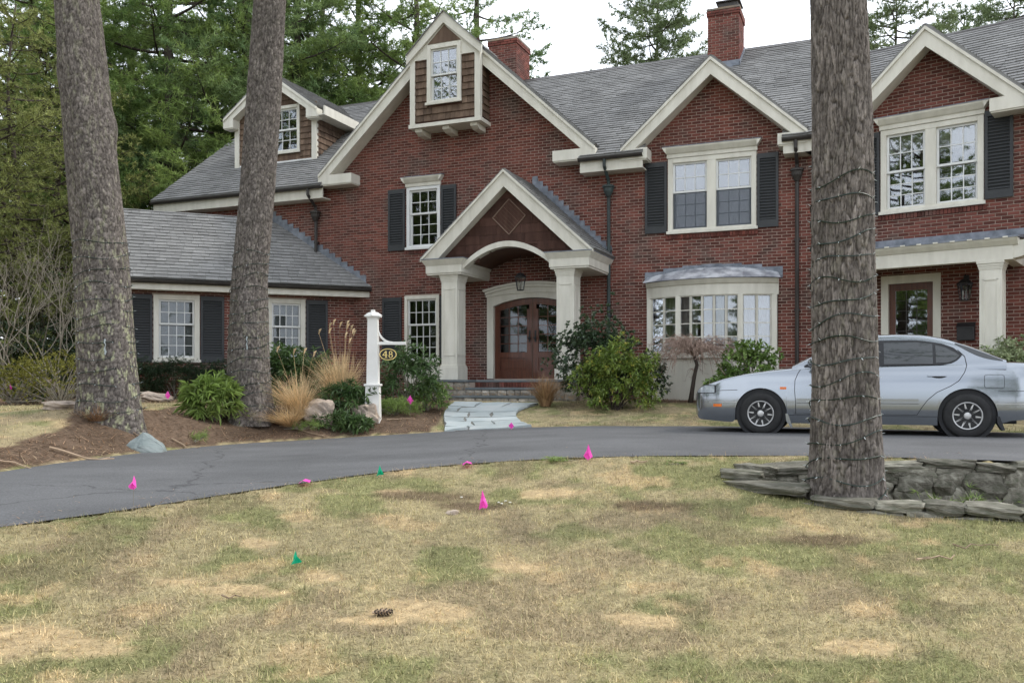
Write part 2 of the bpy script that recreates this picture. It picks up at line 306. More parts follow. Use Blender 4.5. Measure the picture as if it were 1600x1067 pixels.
link('driveway', mesh_np('driveway', np.stack([PX.ravel(), PY.ravel(), PZ.ravel()], 1), np.stack([ii, ii + 1, ii + n2 + 1, ii + n2], 1)[:, ::-1], 'asphalt', True, {'wear': wear}))['kind'] = 'structure'

# ------------------------------------------------------------------ flagstone walk with separate slabs
HO = (4.40, 19.57); HROT = -R(22.5)
def h2w(u, y, z=0):            # house coordinates (u along the front, y inward) -> world
    c, s = math.cos(HROT), math.sin(HROT); return (HO[0] + u * c - y * s, HO[1] + u * s + y * c, z)
WL = np.array([(-1.16, 15.06), (-1.2, 15.8), (-1.3, 16.6), (-1.32, 17.5), (-1.2, 18.5)]); WR = np.array([(.36, 14.78), (.22, 15.4), (.08, 16.2), (.08, 17.0), (.55, 17.95)])
base = MB(); L_, R_ = resample(smoothpoly(WL), 24), resample(smoothpoly(WR), 24)
for i in range(23):
    q = [L_[i], R_[i], R_[i + 1], L_[i + 1]]; base.add([(p[0], p[1], h(*p) + .010) for p in q], [(0, 1, 2, 3)])
mat('walk_joint', (.20, .195, .175), (.15, .145, .125), rough=.95, scale=12, bump=.4)
walk = tag(base.build('walkway', 'walk_joint'), kind='structure')
rows = [0, .15, .33, .47, .64, .80, 1.0]; rw = random.Random(5)
for j in range(len(rows) - 1):
    cuts = sorted([0] + [(k + rw.uniform(.25, .75)) / (2 + j % 2) for k in range(2 + j % 2 - 1)] + [1])
    if j % 2: cuts = [0, rw.uniform(.3, .42), rw.uniform(.62, .74), 1]
    for k in range(len(cuts) - 1):
        def wp(a, t):
            t2 = min(.999, max(0, t)); i = int(t2 * 23); fr = t2 * 23 - i
            l = L_[i] * (1 - fr) + L_[min(i + 1, 23)] * fr; r = R_[i] * (1 - fr) + R_[min(i + 1, 23)] * fr; return l * (1 - a) + r * a
        a0, a1, t0, t1 = cuts[k] + .005, cuts[k + 1] - .005, rows[j] + .004, rows[j + 1] - .004
        out = []
        for (a, t) in [(a0, t0), ((a0 + a1) / 2, t0 + rw.uniform(-.02, .02)), (a1, t0 + rw.uniform(0, .03)), (a1 - rw.uniform(0, .03), (t0 + t1) / 2), (a1, t1), ((a0 + a1) / 2, t1 + rw.uniform(-.02, .015)), (a0, t1 - rw.uniform(0, .03)), (a0 + rw.uniform(0, .03), (t0 + t1) / 2)]:
            out.append(wp(a, t))
        c = sum(out) / len(out); zz = h(*c); slab = MB(); n = len(out)
        slab.add([(p[0], p[1], h(*p) + .004) for p in out] + [(p[0] * .995 + c[0] * .005, p[1] * .995 + c[1] * .005, h(*p) + .045) for p in out], [tuple(range(n, 2 * n))] + [(i, (i + 1) % n, (i + 1) % n + n, i + n) for i in range(n)])
        slab.build('flagstone', 'flagstone', walk)

# ------------------------------------------------------------------ the house
HOUSE = tag(empty('brick_house', (HO[0], HO[1], 0), HROT), 'large red brick house with white trim, gabled grey roofs and dark shutters', 'house')
FM = Matrix(); FL = Matrix.Translation((-9.239, 0, 0)) @ Matrix.Rotation(R(45), 4, 'Z'); FR = Matrix.Translation((2.045, 0, 0)) @ Matrix.Rotation(R(-15.5), 4, 'Z')
FLOOR = .82

def subtract(iv, cuts):
    out = [iv]
    for (c0, c1) in cuts:
        nxt = []
        for (a, b) in out:
            if c1 <= a or c0 >= b: nxt.append((a, b))
            else:
                if c0 > a: nxt.append((a, c0))
                if c1 < b: nxt.append((c1, b))
        out = nxt
    return out
def course_rects(b0, b1, pitch, length, spans, joint_a, joint_b, holes=(), jitter=0., minlen=.03, seed=1, phase=.5):
    """running-bond rectangles (a0,a1,b0,b1); spans(bmid)->list of (a0,a1); holes (a0,a1,b0,b1)"""
    rg = random.Random(seed); res = []; k = 0; b = b0
    while b + joint_b < b1:
        t = min(b + pitch - joint_b, b1); bm = (b + t) / 2
        for sp in spans(bm):
            for (s0, s1) in subtract(sp, [(hh[0], hh[1]) for hh in holes if hh[2] < t - .004 and hh[3] > b + .004]):
                off = (k % 2) * length * phase; a = math.floor((s0 - off) / length) * length + off
                while a < s1:
                    ln = length; e = a + ln + (rg.uniform(-jitter, jitter) if jitter else 0)
                    x0, x1 = max(a, s0), min(e - joint_a, s1)
                    if x1 - x0 > minlen: res.append((x0, x1, b, t))
                    a = e
        b += pitch; k += 1
    return res
BOXF = np.array([(0, 1, 5, 4), (1, 2, 6, 5), (3, 0, 4, 7), (4, 5, 6, 7), (0, 3, 2, 1)])
def boxes_np(rects, frame, y0, y1, jit=0., seed=0, taper=0.):
    """vertical boxes: faces towards -y at y1 (outer), back at y0"""
    r = np.array(rects, float); n = len(r); rg = np.random.RandomState(seed); yo = y1 - rg.rand(n) * jit
    V = np.zeros((n, 8, 3)); yb = np.full(n, y0)
    for i, (a, y, z) in enumerate([(0, yo, 2), (1, yo, 2), (1, yb, 2), (0, yb, 2), (0, yo * (1 - taper) + yb * taper, 3), (1, yo * (1 - taper) + yb * taper, 3), (1, yb, 3), (0, yb, 3)]):
        V[:, i, 0] = r[:, a]; V[:, i, 1] = y; V[:, i, 2] = r[:, z]
    Mx = np.array(frame); V = V.reshape(-1, 3) @ Mx[:3, :3].T + Mx[:3, 3]
    return V, (np.arange(n)[:, None, None] * 8 + BOXF[None]).reshape(-1, 4)
BR_P, BR_L = .0677, .2032
IND_BRICKS = []        # candidates for separately built bricks
def brick_wall(name, frame, spans, z0, z1, holes=(), wallpolys=(), y=0., pick=False, seed=1):
    w = MB(frame)
    for p in wallpolys: w.add([(a, y, b) for a, b in p], [tuple(range(len(p)))])
    wo_ = w.build(name, 'mortar', HOUSE)
    rc = course_rects(z0, z1, BR_P, BR_L, spans, .0145, .0145, holes, seed=seed)
    if pick:
        full = [q for q in rc if abs(q[1] - q[0] - (BR_L - .0145)) < .001 and abs(q[3] - q[2] - (BR_P - .0145)) < .001]
        full.sort(key=lambda q: pick(q)); full = full[:300]; fs = set(full); rc = [q for q in rc if q not in fs]
        bw = (BR_L - .0145) / 2; bh = (BR_P - .0145) / 2; bm = MB(); bm.box(-bw, bw, -.008, .006, -bh, bh); me = bm.mesh('brick', 'brick')
        rz = frame.to_euler().z
        for q in full:
            p = frame @ Vector(((q[0] + q[1]) / 2, y - rnd.uniform(0, .002), (q[2] + q[3]) / 2)); link('brick', me, wo_, p, (0, 0, rz))
    V, F = boxes_np(rc, frame, y + .004, y - .006, .003, seed)
    b = link('bricks', mesh_np('bricks', V, F, 'brick'), wo_); b['kind'] = 'stuff'
    return wo_
def rect_wall(u0, u1, z0, z1, holes):
    """rectangles that tile a wall around rectangular openings"""
    us = sorted({u0, u1} | {min(max(q[k], u0), u1) for q in holes for k in (0, 1)}); zs = sorted({z0, z1} | {min(max(q[k], z0), z1) for q in holes for k in (2, 3)}); out = []
    for a, b in zip(us[:-1], us[1:]):
        for c, d in zip(zs[:-1], zs[1:]):
            mu, mz = (a + b) / 2, (c + d) / 2
            if not any(q[0] < mu < q[1] and q[2] < mz < q[3] for q in holes): out.append([(a, c), (b, c), (b, d), (a, d)])
    return out

# main roof: eave at y=-.45 z=5.9, pitch .75, ridge at y=4.55 z=9.65
MP = .75; mz = lambda y: 5.9 + MP * (y + .45)
G1 = dict(c=-6.30, zr=9.66, p=.93, hw=3.75); G2 = dict(c=.07, zr=7.84, p=.90, hw=2.0)
G1['ze'] = G1['zr'] - G1['p'] * G1['hw']; G2['ze'] = G2['zr'] - G2['p'] * G2['hw']
UL, UR = -15.08, 2.62
holesM = [(-7.66, -6.70, 4.12, 5.68), (-7.72, -6.73, 1.24, 2.92), (-.95, .99, 4.09, 5.76), (-1.40, 1.44, .2, 3.0), (-5.25, -3.25, FLOOR, 2.80)]
def gspan(G, inset):           # wall interval below a gable's rake
    def f(z):
        hw = (G['zr'] - inset - z) / G['p']; return [(G['c'] - hw, G['c'] + hw)] if hw > .02 else []
    return f
Z_E = 5.95
def spanM(z):
    if z < Z_E: return [(UL, UR)]
    return gspan(G1, .12)(z) + gspan(G2, .12)(z)
def gpoly(G, z0, inset):
    hw = (G['zr'] - inset - z0) / G['p']; return [(G['c'] - hw, z0), (G['c'] + hw, z0), (G['c'], G['zr'] - inset)]
brick_wall('wall', FM, spanM, .12, 9.6, holesM, rect_wall(UL, UR, .0, Z_E, holesM) + [gpoly(G1, Z_E, .1), gpoly(G2, Z_E, .1)], seed=3)
# left wing (45 degrees) and right wing
holesL = [(-4.86, -3.81, 1.25, 2.85), (-2.21, -1.255, 1.25, 2.85)]
brick_wall('wall', FL, lambda z: [(-6.0, 0)], .12, 3.12, holesL, rect_wall(-6.0, .0, 0, 3.12, holesL), seed=5)
G3 = dict(c=2.42, zr=7.62, p=.95, hw=1.68); G3['ze'] = G3['zr'] - G3['p'] * G3['hw']; RP = .78; rz_ = lambda y: 5.9 + RP * (y + .45); RR = 2.85
holesR = [(1.49, 3.36, 4.13, 5.80), (1.535, 2.575, FLOOR, 2.81)]
def spanR(z):
    if z < 5.85: return [(0, 11.0)]
    return gspan(G3, .12)(z)
brick_wall('wall', FR, spanR, .12, 7.6, holesR, rect_wall(0, 11.0, 0, 5.85, holesR) + [gpoly(G3, 5.85, .1)], seed=8,
           pick=lambda q: (q[0] < 1.05) * 50 + (q[0] > 4.25) * 50 + (q[2] < 3.45) * 50 + (abs(q[0] - 1.35) < .5) * (3.9 < q[2] < 5.8) * 50 + (q[0] > 3.3) * (q[0] < 3.86) * (3.9 < q[2] < 5.8) * 50 - q[0])
# remaining outside walls (sides and back), plain
sw = MB(); sw.add([(UL, 0, 0), (UL, 9.1, 0), (UL, 9.1, Z_E), (UL, 4.55, 9.5), (UL, 0, Z_E)], [(0, 1, 2, 3, 4)])
sw.add([(UR, 0, 4), (UR, 9.1, 0), (UR, 9.1, Z_E), (UR, 4.55, 9.5), (UR, 0, Z_E)], [(0, 1, 2, 3, 4)]); sw.add([(UL, 9.1, 0), (UR, 9.1, 0), (UR, 9.1, Z_E), (UL, 9.1, Z_E)], [(0, 1, 2, 3)])
sw.M = FL; sw.add([(-6, 0, 0), (-6, 3.8, 0), (-6, 3.8, 3.15), (-6, 1.9, 4.9), (-6, 0, 3.15)], [(0, 1, 2, 3, 4)])
sw.M = FR; sw.add([(11, 0, 0), (11, 5.7, 0), (11, 5.7, 5.85), (11, 2.85, 8.1), (11, 0, 5.85)], [(0, 1, 2, 3, 4)])
sw.build('side_wall', 'brick', HOUSE)

# ---- roofs: deck sheet + shingle courses laid on it
SH_MESH = {}
ind_sh = [0]
def roof(name, frame, O, A, B, poly, spans, pick=0, seed=1, exposure=.142, width=.26, b0=None):
    """O origin at eave, A unit along eave, B unit up the slope (frame coordinates); poly in (a,b); spans(b)->intervals"""
    O, A, B = Vector(O), Vector(A), Vector(B); N = A.cross(B).normalized()
    if N.z < 0: N = -N
    d = MB(frame); n = len(poly)
    top = [O + A * p[0] + B * p[1] for p in poly]; d.add([tuple(p) for p in top] + [tuple(p - N * .035) for p in top], [tuple(range(n)), tuple(range(2 * n - 1, n - 1, -1))] + [(i, (i + 1) % n, (i + 1) % n + n, i + n) for i in range(n)])
    ro = d.build(name, 'shingle', HOUSE)
    bs = [p[1] for p in poly]; rc = course_rects(min(bs) if b0 is None else b0, max(bs), exposure, width, spans, .006, .0, jitter=.10, minlen=.04, seed=seed)
    Mx = np.array(frame); a_, b_, n_ = [Mx[:3, :3] @ np.array(v) for v in (A, B, N)]; o_ = Mx[:3, :3] @ np.array(O) + Mx[:3, 3]
    if pick:
        rc.sort(key=lambda q: -q[0] if pick > 0 else q[0]); sel = rc[:abs(pick)]; rc = rc[abs(pick):]
        for q in sel:
            V = shingle_v(np.array([q]), a_, b_, n_, o_ * 0, seed)[0]; c = V.mean(0)
            link('shingle', mesh_np('shingle', V - c, BOXF, 'shingle'), ro, o_ + c)
    V = shingle_v(np.array(rc, float), a_, b_, n_, o_, seed).reshape(-1, 3)
    F = (np.arange(len(rc))[:, None, None] * 8 + BOXF[None]).reshape(-1, 4)
    s = link('shingles', mesh_np('shingles', V, F, 'shingle'), ro); s['kind'] = 'stuff'
    return ro
def shingle_v(r, a_, b_, n_, o_, seed):
    n = len(r); rg = np.random.RandomState(seed); th = .020 + .012 * rg.rand(n); V = np.zeros((n, 8, 3)); drop = rg.rand(n) * .012
    for i, (ai, bi, hh) in enumerate([(0, 2, 1), (1, 2, 1), (1, 3, .25), (0, 3, .25), (0, 2, 0), (1, 2, 0), (1, 3, 0), (0, 3, 0)]):
        hv = th * hh + (.001 if hh else -.004)
        V[:, i] = o_ + r[:, ai, None] * a_ + (r[:, bi] - (drop if bi == 2 else 0))[:, None] * b_ + hv[:, None] * n_
    return V
sq = math.sqrt
cM = 1 / sq(1 + MP * MP); sM = MP * cM
def main_cut(b):      # parts of the main slope hidden under the gable roofs
    y = b * cM - .45; z = mz(y); cuts = []
    for G in (G1, G2):
        hw = (G['zr'] - z) / G['p']
        if y >= 0 and hw > 0: cuts.append((G['c'] - min(hw, G['hw']) + .12, G['c'] + min(hw, G['hw']) - .12))
    if y < 0: return [q for q in ((-15.72, -9.95), (-2.93, -1.42), (1.56, 2.86))]
    return subtract((-15.72, 2.86), cuts)
LM = 5.0 / cM
roof('roof', FM, (0, -.45, 5.9), (1, 0, 0), (0, cM, sM), [(-15.72, .45 / cM), (2.86, .45 / cM), (2.86, LM), (-15.72, LM)], main_cut, seed=2, b0=0.)
for (a, b) in ((-15.72, -9.95), (-2.93, -1.42), (1.56, 2.86)):
    d = MB(); d.prism_x([(-.45, 5.9), (0.0, mz(0)), (0.0, mz(0) - .04), (-.45, 5.86)], a, b); d.build('roof_edge', 'shingle', HOUSE)
roof('roof', FM, (0, 9.55, 5.9), (-1, 0, 0), (0, -cM, sM), [(-2.86, 0), (15.72, 0), (15.72, LM), (-2.86, LM)], lambda b: [], seed=2) if False else None
bk = MB(); bk.add([(-15.72, 9.55, 5.9), (2.86, 9.55, 5.9), (2.86, 4.55, 9.65), (-15.72, 4.55, 9.65)], [(0, 1, 2, 3)])
bk.M = FL; bk.add([(-6.35, 4.2, 3.2), (-4.0, 4.2, 3.2), (-1.9, 1.9, 5.2), (-6.35, 1.9, 5.2)], [(0, 1, 2, 3)])
bk.M = FR; bk.add([(-.5, 6.15, 5.9), (11.3, 6.15, 5.9), (11.3, RR, rz_(RR)), (-.5, RR, rz_(RR))], [(0, 1, 2, 3)]); bk.build('rear_roof', 'shingle', HOUSE)
cap = MB(); cap.prism_x([(4.40, 9.555), (4.55, 9.69), (4.70, 9.555), (4.70, 9.53), (4.40, 9.53)], -15.72, 2.86); cap.build('ridge_cap', 'gutter', HOUSE)
cap = MB(FR); cap.prism_x([(RR - .15, rz_(RR) - .10), (RR, rz_(RR) + .035), (RR + .15, rz_(RR) - .10)], .0, 11.3); cap.build('ridge_cap', 'gutter', HOUSE)
def gable_roof(frame, G, pz, front=-.42, seed=4):
    """two slopes from the rake back to the valley with a slope z = pz(y)"""
    p = G['p']; c = 1 / sq(1 + p * p); s = p * c; L = G['hw'] / c; yr = (G['zr'] - pz(0)) / (pz(1) - pz(0)); ye = (G['ze'] - pz(0)) / (pz(1) - pz(0))
    for sg in (-1, 1):
        O = (G['c'] + sg * G['hw'], front, G['ze']); A = (0, 1, 0); B = (-sg * c, 0, s)
        e0, e1 = max(ye - front, .1) + .02, yr - front
        roof('roof', frame, O, A, B, [(0, 0), (e0, 0), (e1, L), (0, L)], lambda b: [(0, e0 + (e1 - e0) * b / L)], seed=seed + sg)
gable_roof(FM, G1, mz); gable_roof(FM, G2, mz, seed=9)
# left wing roof
pL = (5.2 - 3.2) / 2.3; cL = 1 / sq(1 + pL * pL); LL = 2.3 / cL
roof('roof', FL, (0, -.4, 3.2), (1, 0, 0), (0, cL, pL * cL), [(-6.35, 0), (.4, 0), (-1.9, LL), (-6.35, LL)], lambda b: [(-6.35, .4 - b * cL)], pick=60, seed=12)
# right wing roof
cR = 1 / sq(1 + RP * RP); LR = (RR + .45) / cR
def r_cut(b):
    y = b * cR - .45; z = rz_(y); hw = (G3['zr'] - z) / G3['p']
    if y < 0: return [(.05, .74), (4.1, 11.3)]
    return subtract((-.45 - y * .5, 11.3), [(G3['c'] - min(hw, G3['hw']) + .1, G3['c'] + min(hw, G3['hw']) - .1)] if hw > 0 else [])
roof('roof', FR, (0, -.45, 5.9), (1, 0, 0), (0, cR, RP * cR), [(-.45, .45 / cR), (11.3, .45 / cR), (11.3, LR), (-2.0, LR)], r_cut, seed=14, b0=0.)
for (a, b) in ((.05, .74), (4.1, 11.3)):
    d = MB(FR); d.prism_x([(-.45, 5.9), (0.0, rz_(0)), (0.0, rz_(0) - .04), (-.45, 5.86)], a, b); d.build('roof_edge', 'shingle', HOUSE)
gable_roof(FR, G3, rz_, seed=19)

# ---- gable trim: rake boards, soffits, returns
def rake(frame, G, front=-.42, w=.285, back=0., ret=.62, rl=None, rr=None):
    p = G['p']; dz = w * sq(1 + p * p)
    for sg, rt in ((-1, rl or ret), (1, rr or ret)):
        e = G['c'] + sg * G['hw']; m = MB(frame)
        m.prism([(G['c'], G['zr'] - .045), (e, G['ze'] - .045), (e, G['ze'] - .045 - .12), (e - sg * .14, G['ze'] - dz + .14 * p + .02), (G['c'], G['zr'] - .045 - dz)], front, front + .045)
        m.build('rake_board', 'trim', HOUSE)
        m = MB(frame); m.prism([(G['c'], G['zr'] - .05), (e, G['ze'] - .05), (e, G['ze'] - .12), (G['c'], G['zr'] - .12)], front - .035, front - .001); m.build('crown_moulding', 'trim', HOUSE)
        m = MB(frame); m.prism([(G['c'], G['zr'] - dz + .0), (e - sg * .1, G['ze'] - dz + .1 * p), (e - sg * .1, G['ze'] - dz + .1 * p + .03), (G['c'], G['zr'] - dz + .03)], front + .046, back - .004); m.build('soffit', 'trim', HOUSE)
        m = MB(frame); x0, x1 = sorted((e + sg * .015, e - sg * rt)); m.box(x0, x1, front - .004, back - .003, G['ze'] - .31, G['ze'] - .07)
        m.box(x0 + .02, x1 - .02, front + .02, back - .003, G['ze'] - .34, G['ze'] - .311); m.build('cornice_return', 'trim', HOUSE)
rake(FM, G1, rl=1.0, rr=1.02); rake(FM, G2, ret=.60); rake(FR, G3, ret=.58)
# ---- eaves: fascia, soffit, gutter
def eave(frame, a, b, z=5.9, y=-.45, drop=.36, ends=(1, 1)):
    m = MB(frame); m.box(a + .02, b - .02, y + .06, y + .10, z - drop, z - .045); m.box(a + .02, b - .02, y + .101, -.004, z - drop, z - drop + .03); m.build('fascia', 'trim', HOUSE)
    m = MB(frame); pr = [(y + .055 - .065 + .065 * math.cos(t), z - .05 + .075 * math.sin(t)) for t in [math.pi + k * math.pi / 8 for k in range(9)]]
    inn = [(p[0] * .9 + .1 * (y - .01), p[1] * .9 + .1 * (z - .05)) for p in reversed(pr)]
    m.prism_x(pr + inn, a, b); m.build('gutter', 'gutter', HOUSE)
eave(FM, -15.70, -9.93); eave(FM, -2.93, -1.42); eave(FM, 1.56, 2.80); eave(FR, .05, .74); eave(FR, 4.1, 11.3); eave(FL, -6.33, .36, 3.2, -.4, .27)
m = MB(FL); m.prism([(0, 0), (0, 0), (0, 0)], 0, 0) if False else None
def downspout(frame, u, ztop, zbot, mt='gutter', y=-.09, head=True):
    m = MB(frame)
    m.tube([(u, -.46, ztop), (u, -.46, ztop - .16), (u, -.12, ztop - .42), (u, y, ztop - .55)], .04, 8)
    if head: m.lathe([(.05, ztop - .80), (.11, ztop - .68), (.12, ztop - .60), (.145, ztop - .585), (.145, ztop - .545), (.10, ztop - .54)], 10, (u, y - .03, 0))
    m.tube([(u, y, ztop - .6), (u, y, zbot)], .042, 8)
    for zz in np.arange(zbot + .4, ztop - 1.0, 1.5): m.box(u - .06, u + .06, y - .01, -.005, zz, zz + .04)
    m.build('downspout', mt, HOUSE)
downspout(FM, -2.31, 5.80, .35, 'copper_green'); downspout(FM, 1.837, 5.80, .35); downspout(FM, -10.36, 5.80, 4.02)
# stepped lead flashing where wing and porch roofs meet brick
def steps(u0, z0, u1, z1, n, hh=.17):
    m = MB()
    for i in range(n):
        a = i / n; b = (i + 1.05) / n; m.box(*sorted((u0 + (u1 - u0) * a, u0 + (u1 - u0) * b)), -.022 - .001 * (i % 2), -.007, min(z0 + (z1 - z0) * a, z0 + (z1 - z0) * b) - .02, max(z0 + (z1 - z0) * a, z0 + (z1 - z0) * b) + hh)
    m.build('flashing', 'lead', HOUSE)
steps(-8.86, 3.22, -11.9, 5.20, 16)

# ---- windows
PANE = {}
def pane_mesh(w, hgt, g):
    k = (round(w, 3), round(hgt, 3), g)
    if k not in PANE: b = MB(); b.box(-w / 2, w / 2, -.002, .002, -hgt / 2, hgt / 2); PANE[k] = b.mesh('pane', g)
    return PANE[k]
def sash(par, frame, u0, u1, z0, z1, y, cols, rows, mt='sash', g='pane_glass', st=.045, mun=.018):
    m = MB(frame); m.box(u0, u0 + st, y, y + .035, z0, z1); m.box(u1 - st, u1, y, y + .035, z0, z1); m.box(u0 + st, u1 - st, y, y + .035, z0, z0 + st); m.box(u0 + st, u1 - st, y, y + .035, z1 - st, z1)
    w = (u1 - u0 - 2 * st) / cols; hh = (z1 - z0 - 2 * st) / rows
    for i in range(1, cols): m.box(u0 + st + i * w - mun / 2, u0 + st + i * w + mun / 2, y + .004, y + .03, z0 + st - .002, z1 - st + .002)
    for j in range(1, rows): m.box(u0 + st - .002, u1 - st + .002, y + .006, y + .028, z0 + st + j * hh - mun / 2, z0 + st + j * hh + mun / 2)
    m.build('sash', mt, par); me = pane_mesh(w - mun, hh - mun, g); rz = frame.to_euler().z
    for i in range(cols):
        for j in range(rows):
            p = frame @ Vector((u0 + st + (i + .5) * w, y + .018, z0 + st + (j + .5) * hh)); link('pane', me, par, p, (rnd.gauss(0, .006), 0, rz + rnd.gauss(0, .008)))
def room(par, frame, u0, u1, z0, z1, y0, y1, m_='room'):
    m = MB(frame); m.add([(u0, y0, z0), (u1, y0, z0), (u1, y0, z1), (u0, y0, z1), (u0, y1, z0), (u1, y1, z0), (u1, y1, z1), (u0, y1, z1)], [(4, 5, 6, 7), (0, 1, 5, 4), (1, 2, 6, 5), (2, 3, 7, 6), (3, 0, 4, 7)])
    m.build('room_interior', m_, par)
def head(par, frame, u0, u1, z, y=0., hgt=.22):
    m = MB(frame); a = .05
    m.prism_x([(y - .002, z), (y - .05, z), (y - .055, z + hgt * .35), (y - .085, z + hgt * .45), (y - .15, z + hgt * .85), (y - .16, z + hgt), (y - .002, z + hgt)], u0, u1)
    for sg, e in ((-1, u0), (1, u1)): m.prism([(e, z + hgt * .4), (e, z + hgt), (e + sg * .09, z + hgt), (e + sg * .07, z + hgt * .85), (e + sg * .01, z + hgt * .45)], y - .16, y - .003)
    m.build('window_head', 'trim', par); l = MB(frame); l.prism_x([(y - .003, z + hgt + .035), (y - .165, z + hgt + .001), (y - .165, z + hgt + .018), (y - .003, z + hgt + .055)], u0 - .09, u1 + .09); l.build('head_flashing', 'lead', par)
def sill_bricks(par, frame, u0, u1, z):
    r = [(a, a + .056, z - .10, z - .004) for a in np.arange(u0, u1 - .05, .0677)]; V, F = boxes_np(r, frame, -.002, -.035); b = link('sill_bricks', mesh_np('sill_bricks', V, F, 'brick'), par); b['kind'] = 'stuff'
def window(frame, u0, u1, z0, z1, cols, ru, rl, split=.42, cas=.085, units=1, mull=.17, y=0., crown=False, sill=True, g='pane_glass', lower=None, mt='sash', fill=None, casm='trim'):
    """double-hung window; the casing is the window mesh, sashes / panes / sill / head are its pieces"""
    c = MB(frame); o_ = y - .03; i_ = y + .13
    c.box(u0, u0 + cas, o_, i_, z0, z1); c.box(u1 - cas, u1, o_, i_, z0, z1); c.box(u0 + cas, u1 - cas, o_, i_, z1 - cas, z1); c.box(u0 + cas, u1 - cas, o_, i_, z0, z0 + cas * .7)
    uw = (u1 - u0 - 2 * cas - (units - 1) * mull) / units
    for k in range(1, units): c.box(u0 + cas + k * uw + (k - 1) * mull, u0 + cas + k * uw + k * mull, o_ + .003, i_, z0 + cas * .7, z1 - cas)
    w = c.build('window', casm, HOUSE, bevel=.004)
    for k in range(units):
        a = u0 + cas + k * (uw + mull); b = a + uw; zb, zt = z0 + cas * .7, z1 - cas; zm = zt - (zt - zb) * split
        sash(w, frame, a, b, zm - .02, zt, y + .02, cols, ru, mt, g); sash(w, frame, a, b, zb, zm + .02, y + .06, cols, rl, lower or mt, g)
        if lower:
            s = MB(frame); s.box(a + .004, b - .004, y + .036, y + .038, zb + .004, zm - .022); s.build('insect_screen', 'screen', w)
        if fill == 'blind':
            for zz in np.arange(zb + .05, zt - .03, .05):
                s = MB(frame); s.add([(a + .03, y + .12, zz), (b - .03, y + .12, zz), (b - .03, y + .135, zz + .053), (a + .03, y + .135, zz + .053), (a + .03, y + .123, zz - .002), (b - .03, y + .123, zz - .002), (b - .03, y + .138, zz + .051), (a + .03, y + .138, zz + .051)], [(0, 1, 2, 3), (7, 6, 5, 4), (0, 4, 5, 1), (2, 6, 7, 3)]); s.build('blind_slat', 'blind', w)
        if fill == 'shade':
            s = MB(frame); s.box(a + .02, b - .02, y + .13, y + .135, zt - .42, zt); s.build('roller_shade', 'curtain', w)
    room(w, frame, u0 + .02, u1 - .02, z0 + .02, z1 - .02, y + .131, y + .9)
    if crown: head(w, frame, u0 - .02, u1 + .02, z1 + .004, y)
    if sill:
        s = MB(frame); s.box(u0 - .03, u1 + .03, y - .07, y - .031, z0 - .035, z0 + .03); s.build('sill', casm, w, bevel=.004)
    return w
def shutter(frame, u0, u1, z0, z1, y=-.012):
    c = MB(frame); st = .055; t = .04; y1 = y - t
    c.box(u0, u0 + st, y1, y, z0, z1); c.box(u1 - st, u1, y1, y, z0, z1); c.box(u0 + st, u1 - st, y1, y, z0, z0 + .16); c.box(u0 + st, u1 - st, y1, y, z1 - .11, z1); c.box(u0 + st, u1 - st, y - .005, y, z0 + .16, z1 - .11)
    w = c.build('shutter', 'shutter', HOUSE); n = int((z1 - z0 - .27) / .062); s = MB(); wd = (u1 - u0 - 2 * st) / 2
    s.add([(-wd, 0, .024), (wd, 0, .024), (wd, -.03, -.016), (-wd, -.03, -.016), (-wd, .002, .034), (wd, .002, .034), (wd, -.03, -.006), (-wd, -.03, -.006)], [(0, 1, 2, 3), (7, 6, 5, 4), (3, 2, 6, 7), (0, 3, 7, 4), (1, 5, 6, 2)])
    me = s.mesh('slat', 'shutter'); rz = frame.to_euler().z
    for k in range(n):
        link('slat', me, w, frame @ Vector(((u0 + u1) / 2, y - .006, z0 + .16 + (k + .5) * (z1 - z0 - .27) / n)), (0, 0, rz))
w = window(FM, -7.66, -6.70, 4.12, 5.68, 3, 2, 3, crown=True, mt='sash', casm='sash'); sill_bricks(w, FM, -7.72, -6.64, 4.085)
shutter(FM, -8.19, -7.70, 4.09, 5.65); shutter(FM, -6.67, -6.25, 4.09, 5.65)
w = window(FM, -7.72, -6.73, 1.24, 2.92, 4, 2, 3); shutter(FM, -8.36, -7.80, 1.2, 2.90); shutter(FM, -6.70, -6.2, 1.2, 2.90)
ap = MB(); ap.box(-7.72, -6.73, -.02, .02, .42, 1.2); ap.build('apron_panel', 'trim', HOUSE)
w = window(FM, -.95, .99, 4.09, 5.76, 3, 2, 3, units=2, mull=.20, cas=.11, crown=True, g='pane_bright', lower='shutter', split=.44); sill_bricks(w, FM, -1.0, 1.04, 4.05)
shutter(FM, -1.47, -.97, 4.10, 5.70); shutter(FM, 1.005, 1.45, 4.08, 5.68)
w = window(FR, 1.49, 3.36, 4.13, 5.80, 3, 2, 3, units=2, mull=.20, cas=.11, crown=True, split=.5, g='pane_bright', fill='shade'); sill_bricks(w, FR, 1.45, 3.40, 4.09)
shutter(FR, 1.0, 1.475, 4.12, 5.78); shutter(FR, 3.375, 3.85, 4.18, 5.84)
for a, b in ((-4.86, -3.81), (-2.21, -1.255)): window(FL, a, b, 1.25, 2.85, 4, 2, 3, cas=.12, fill='blind')
for a, b in ((-5.40, -4.88), (-3.79, -3.24), (-2.78, -2.23), (-1.235, -.69)): shutter(FL, a, b, 1.22, 2.84)

mat('dead_wood_trim', (.24, .17, .13), (.19, .13, .10), rough=.8, scale=5)
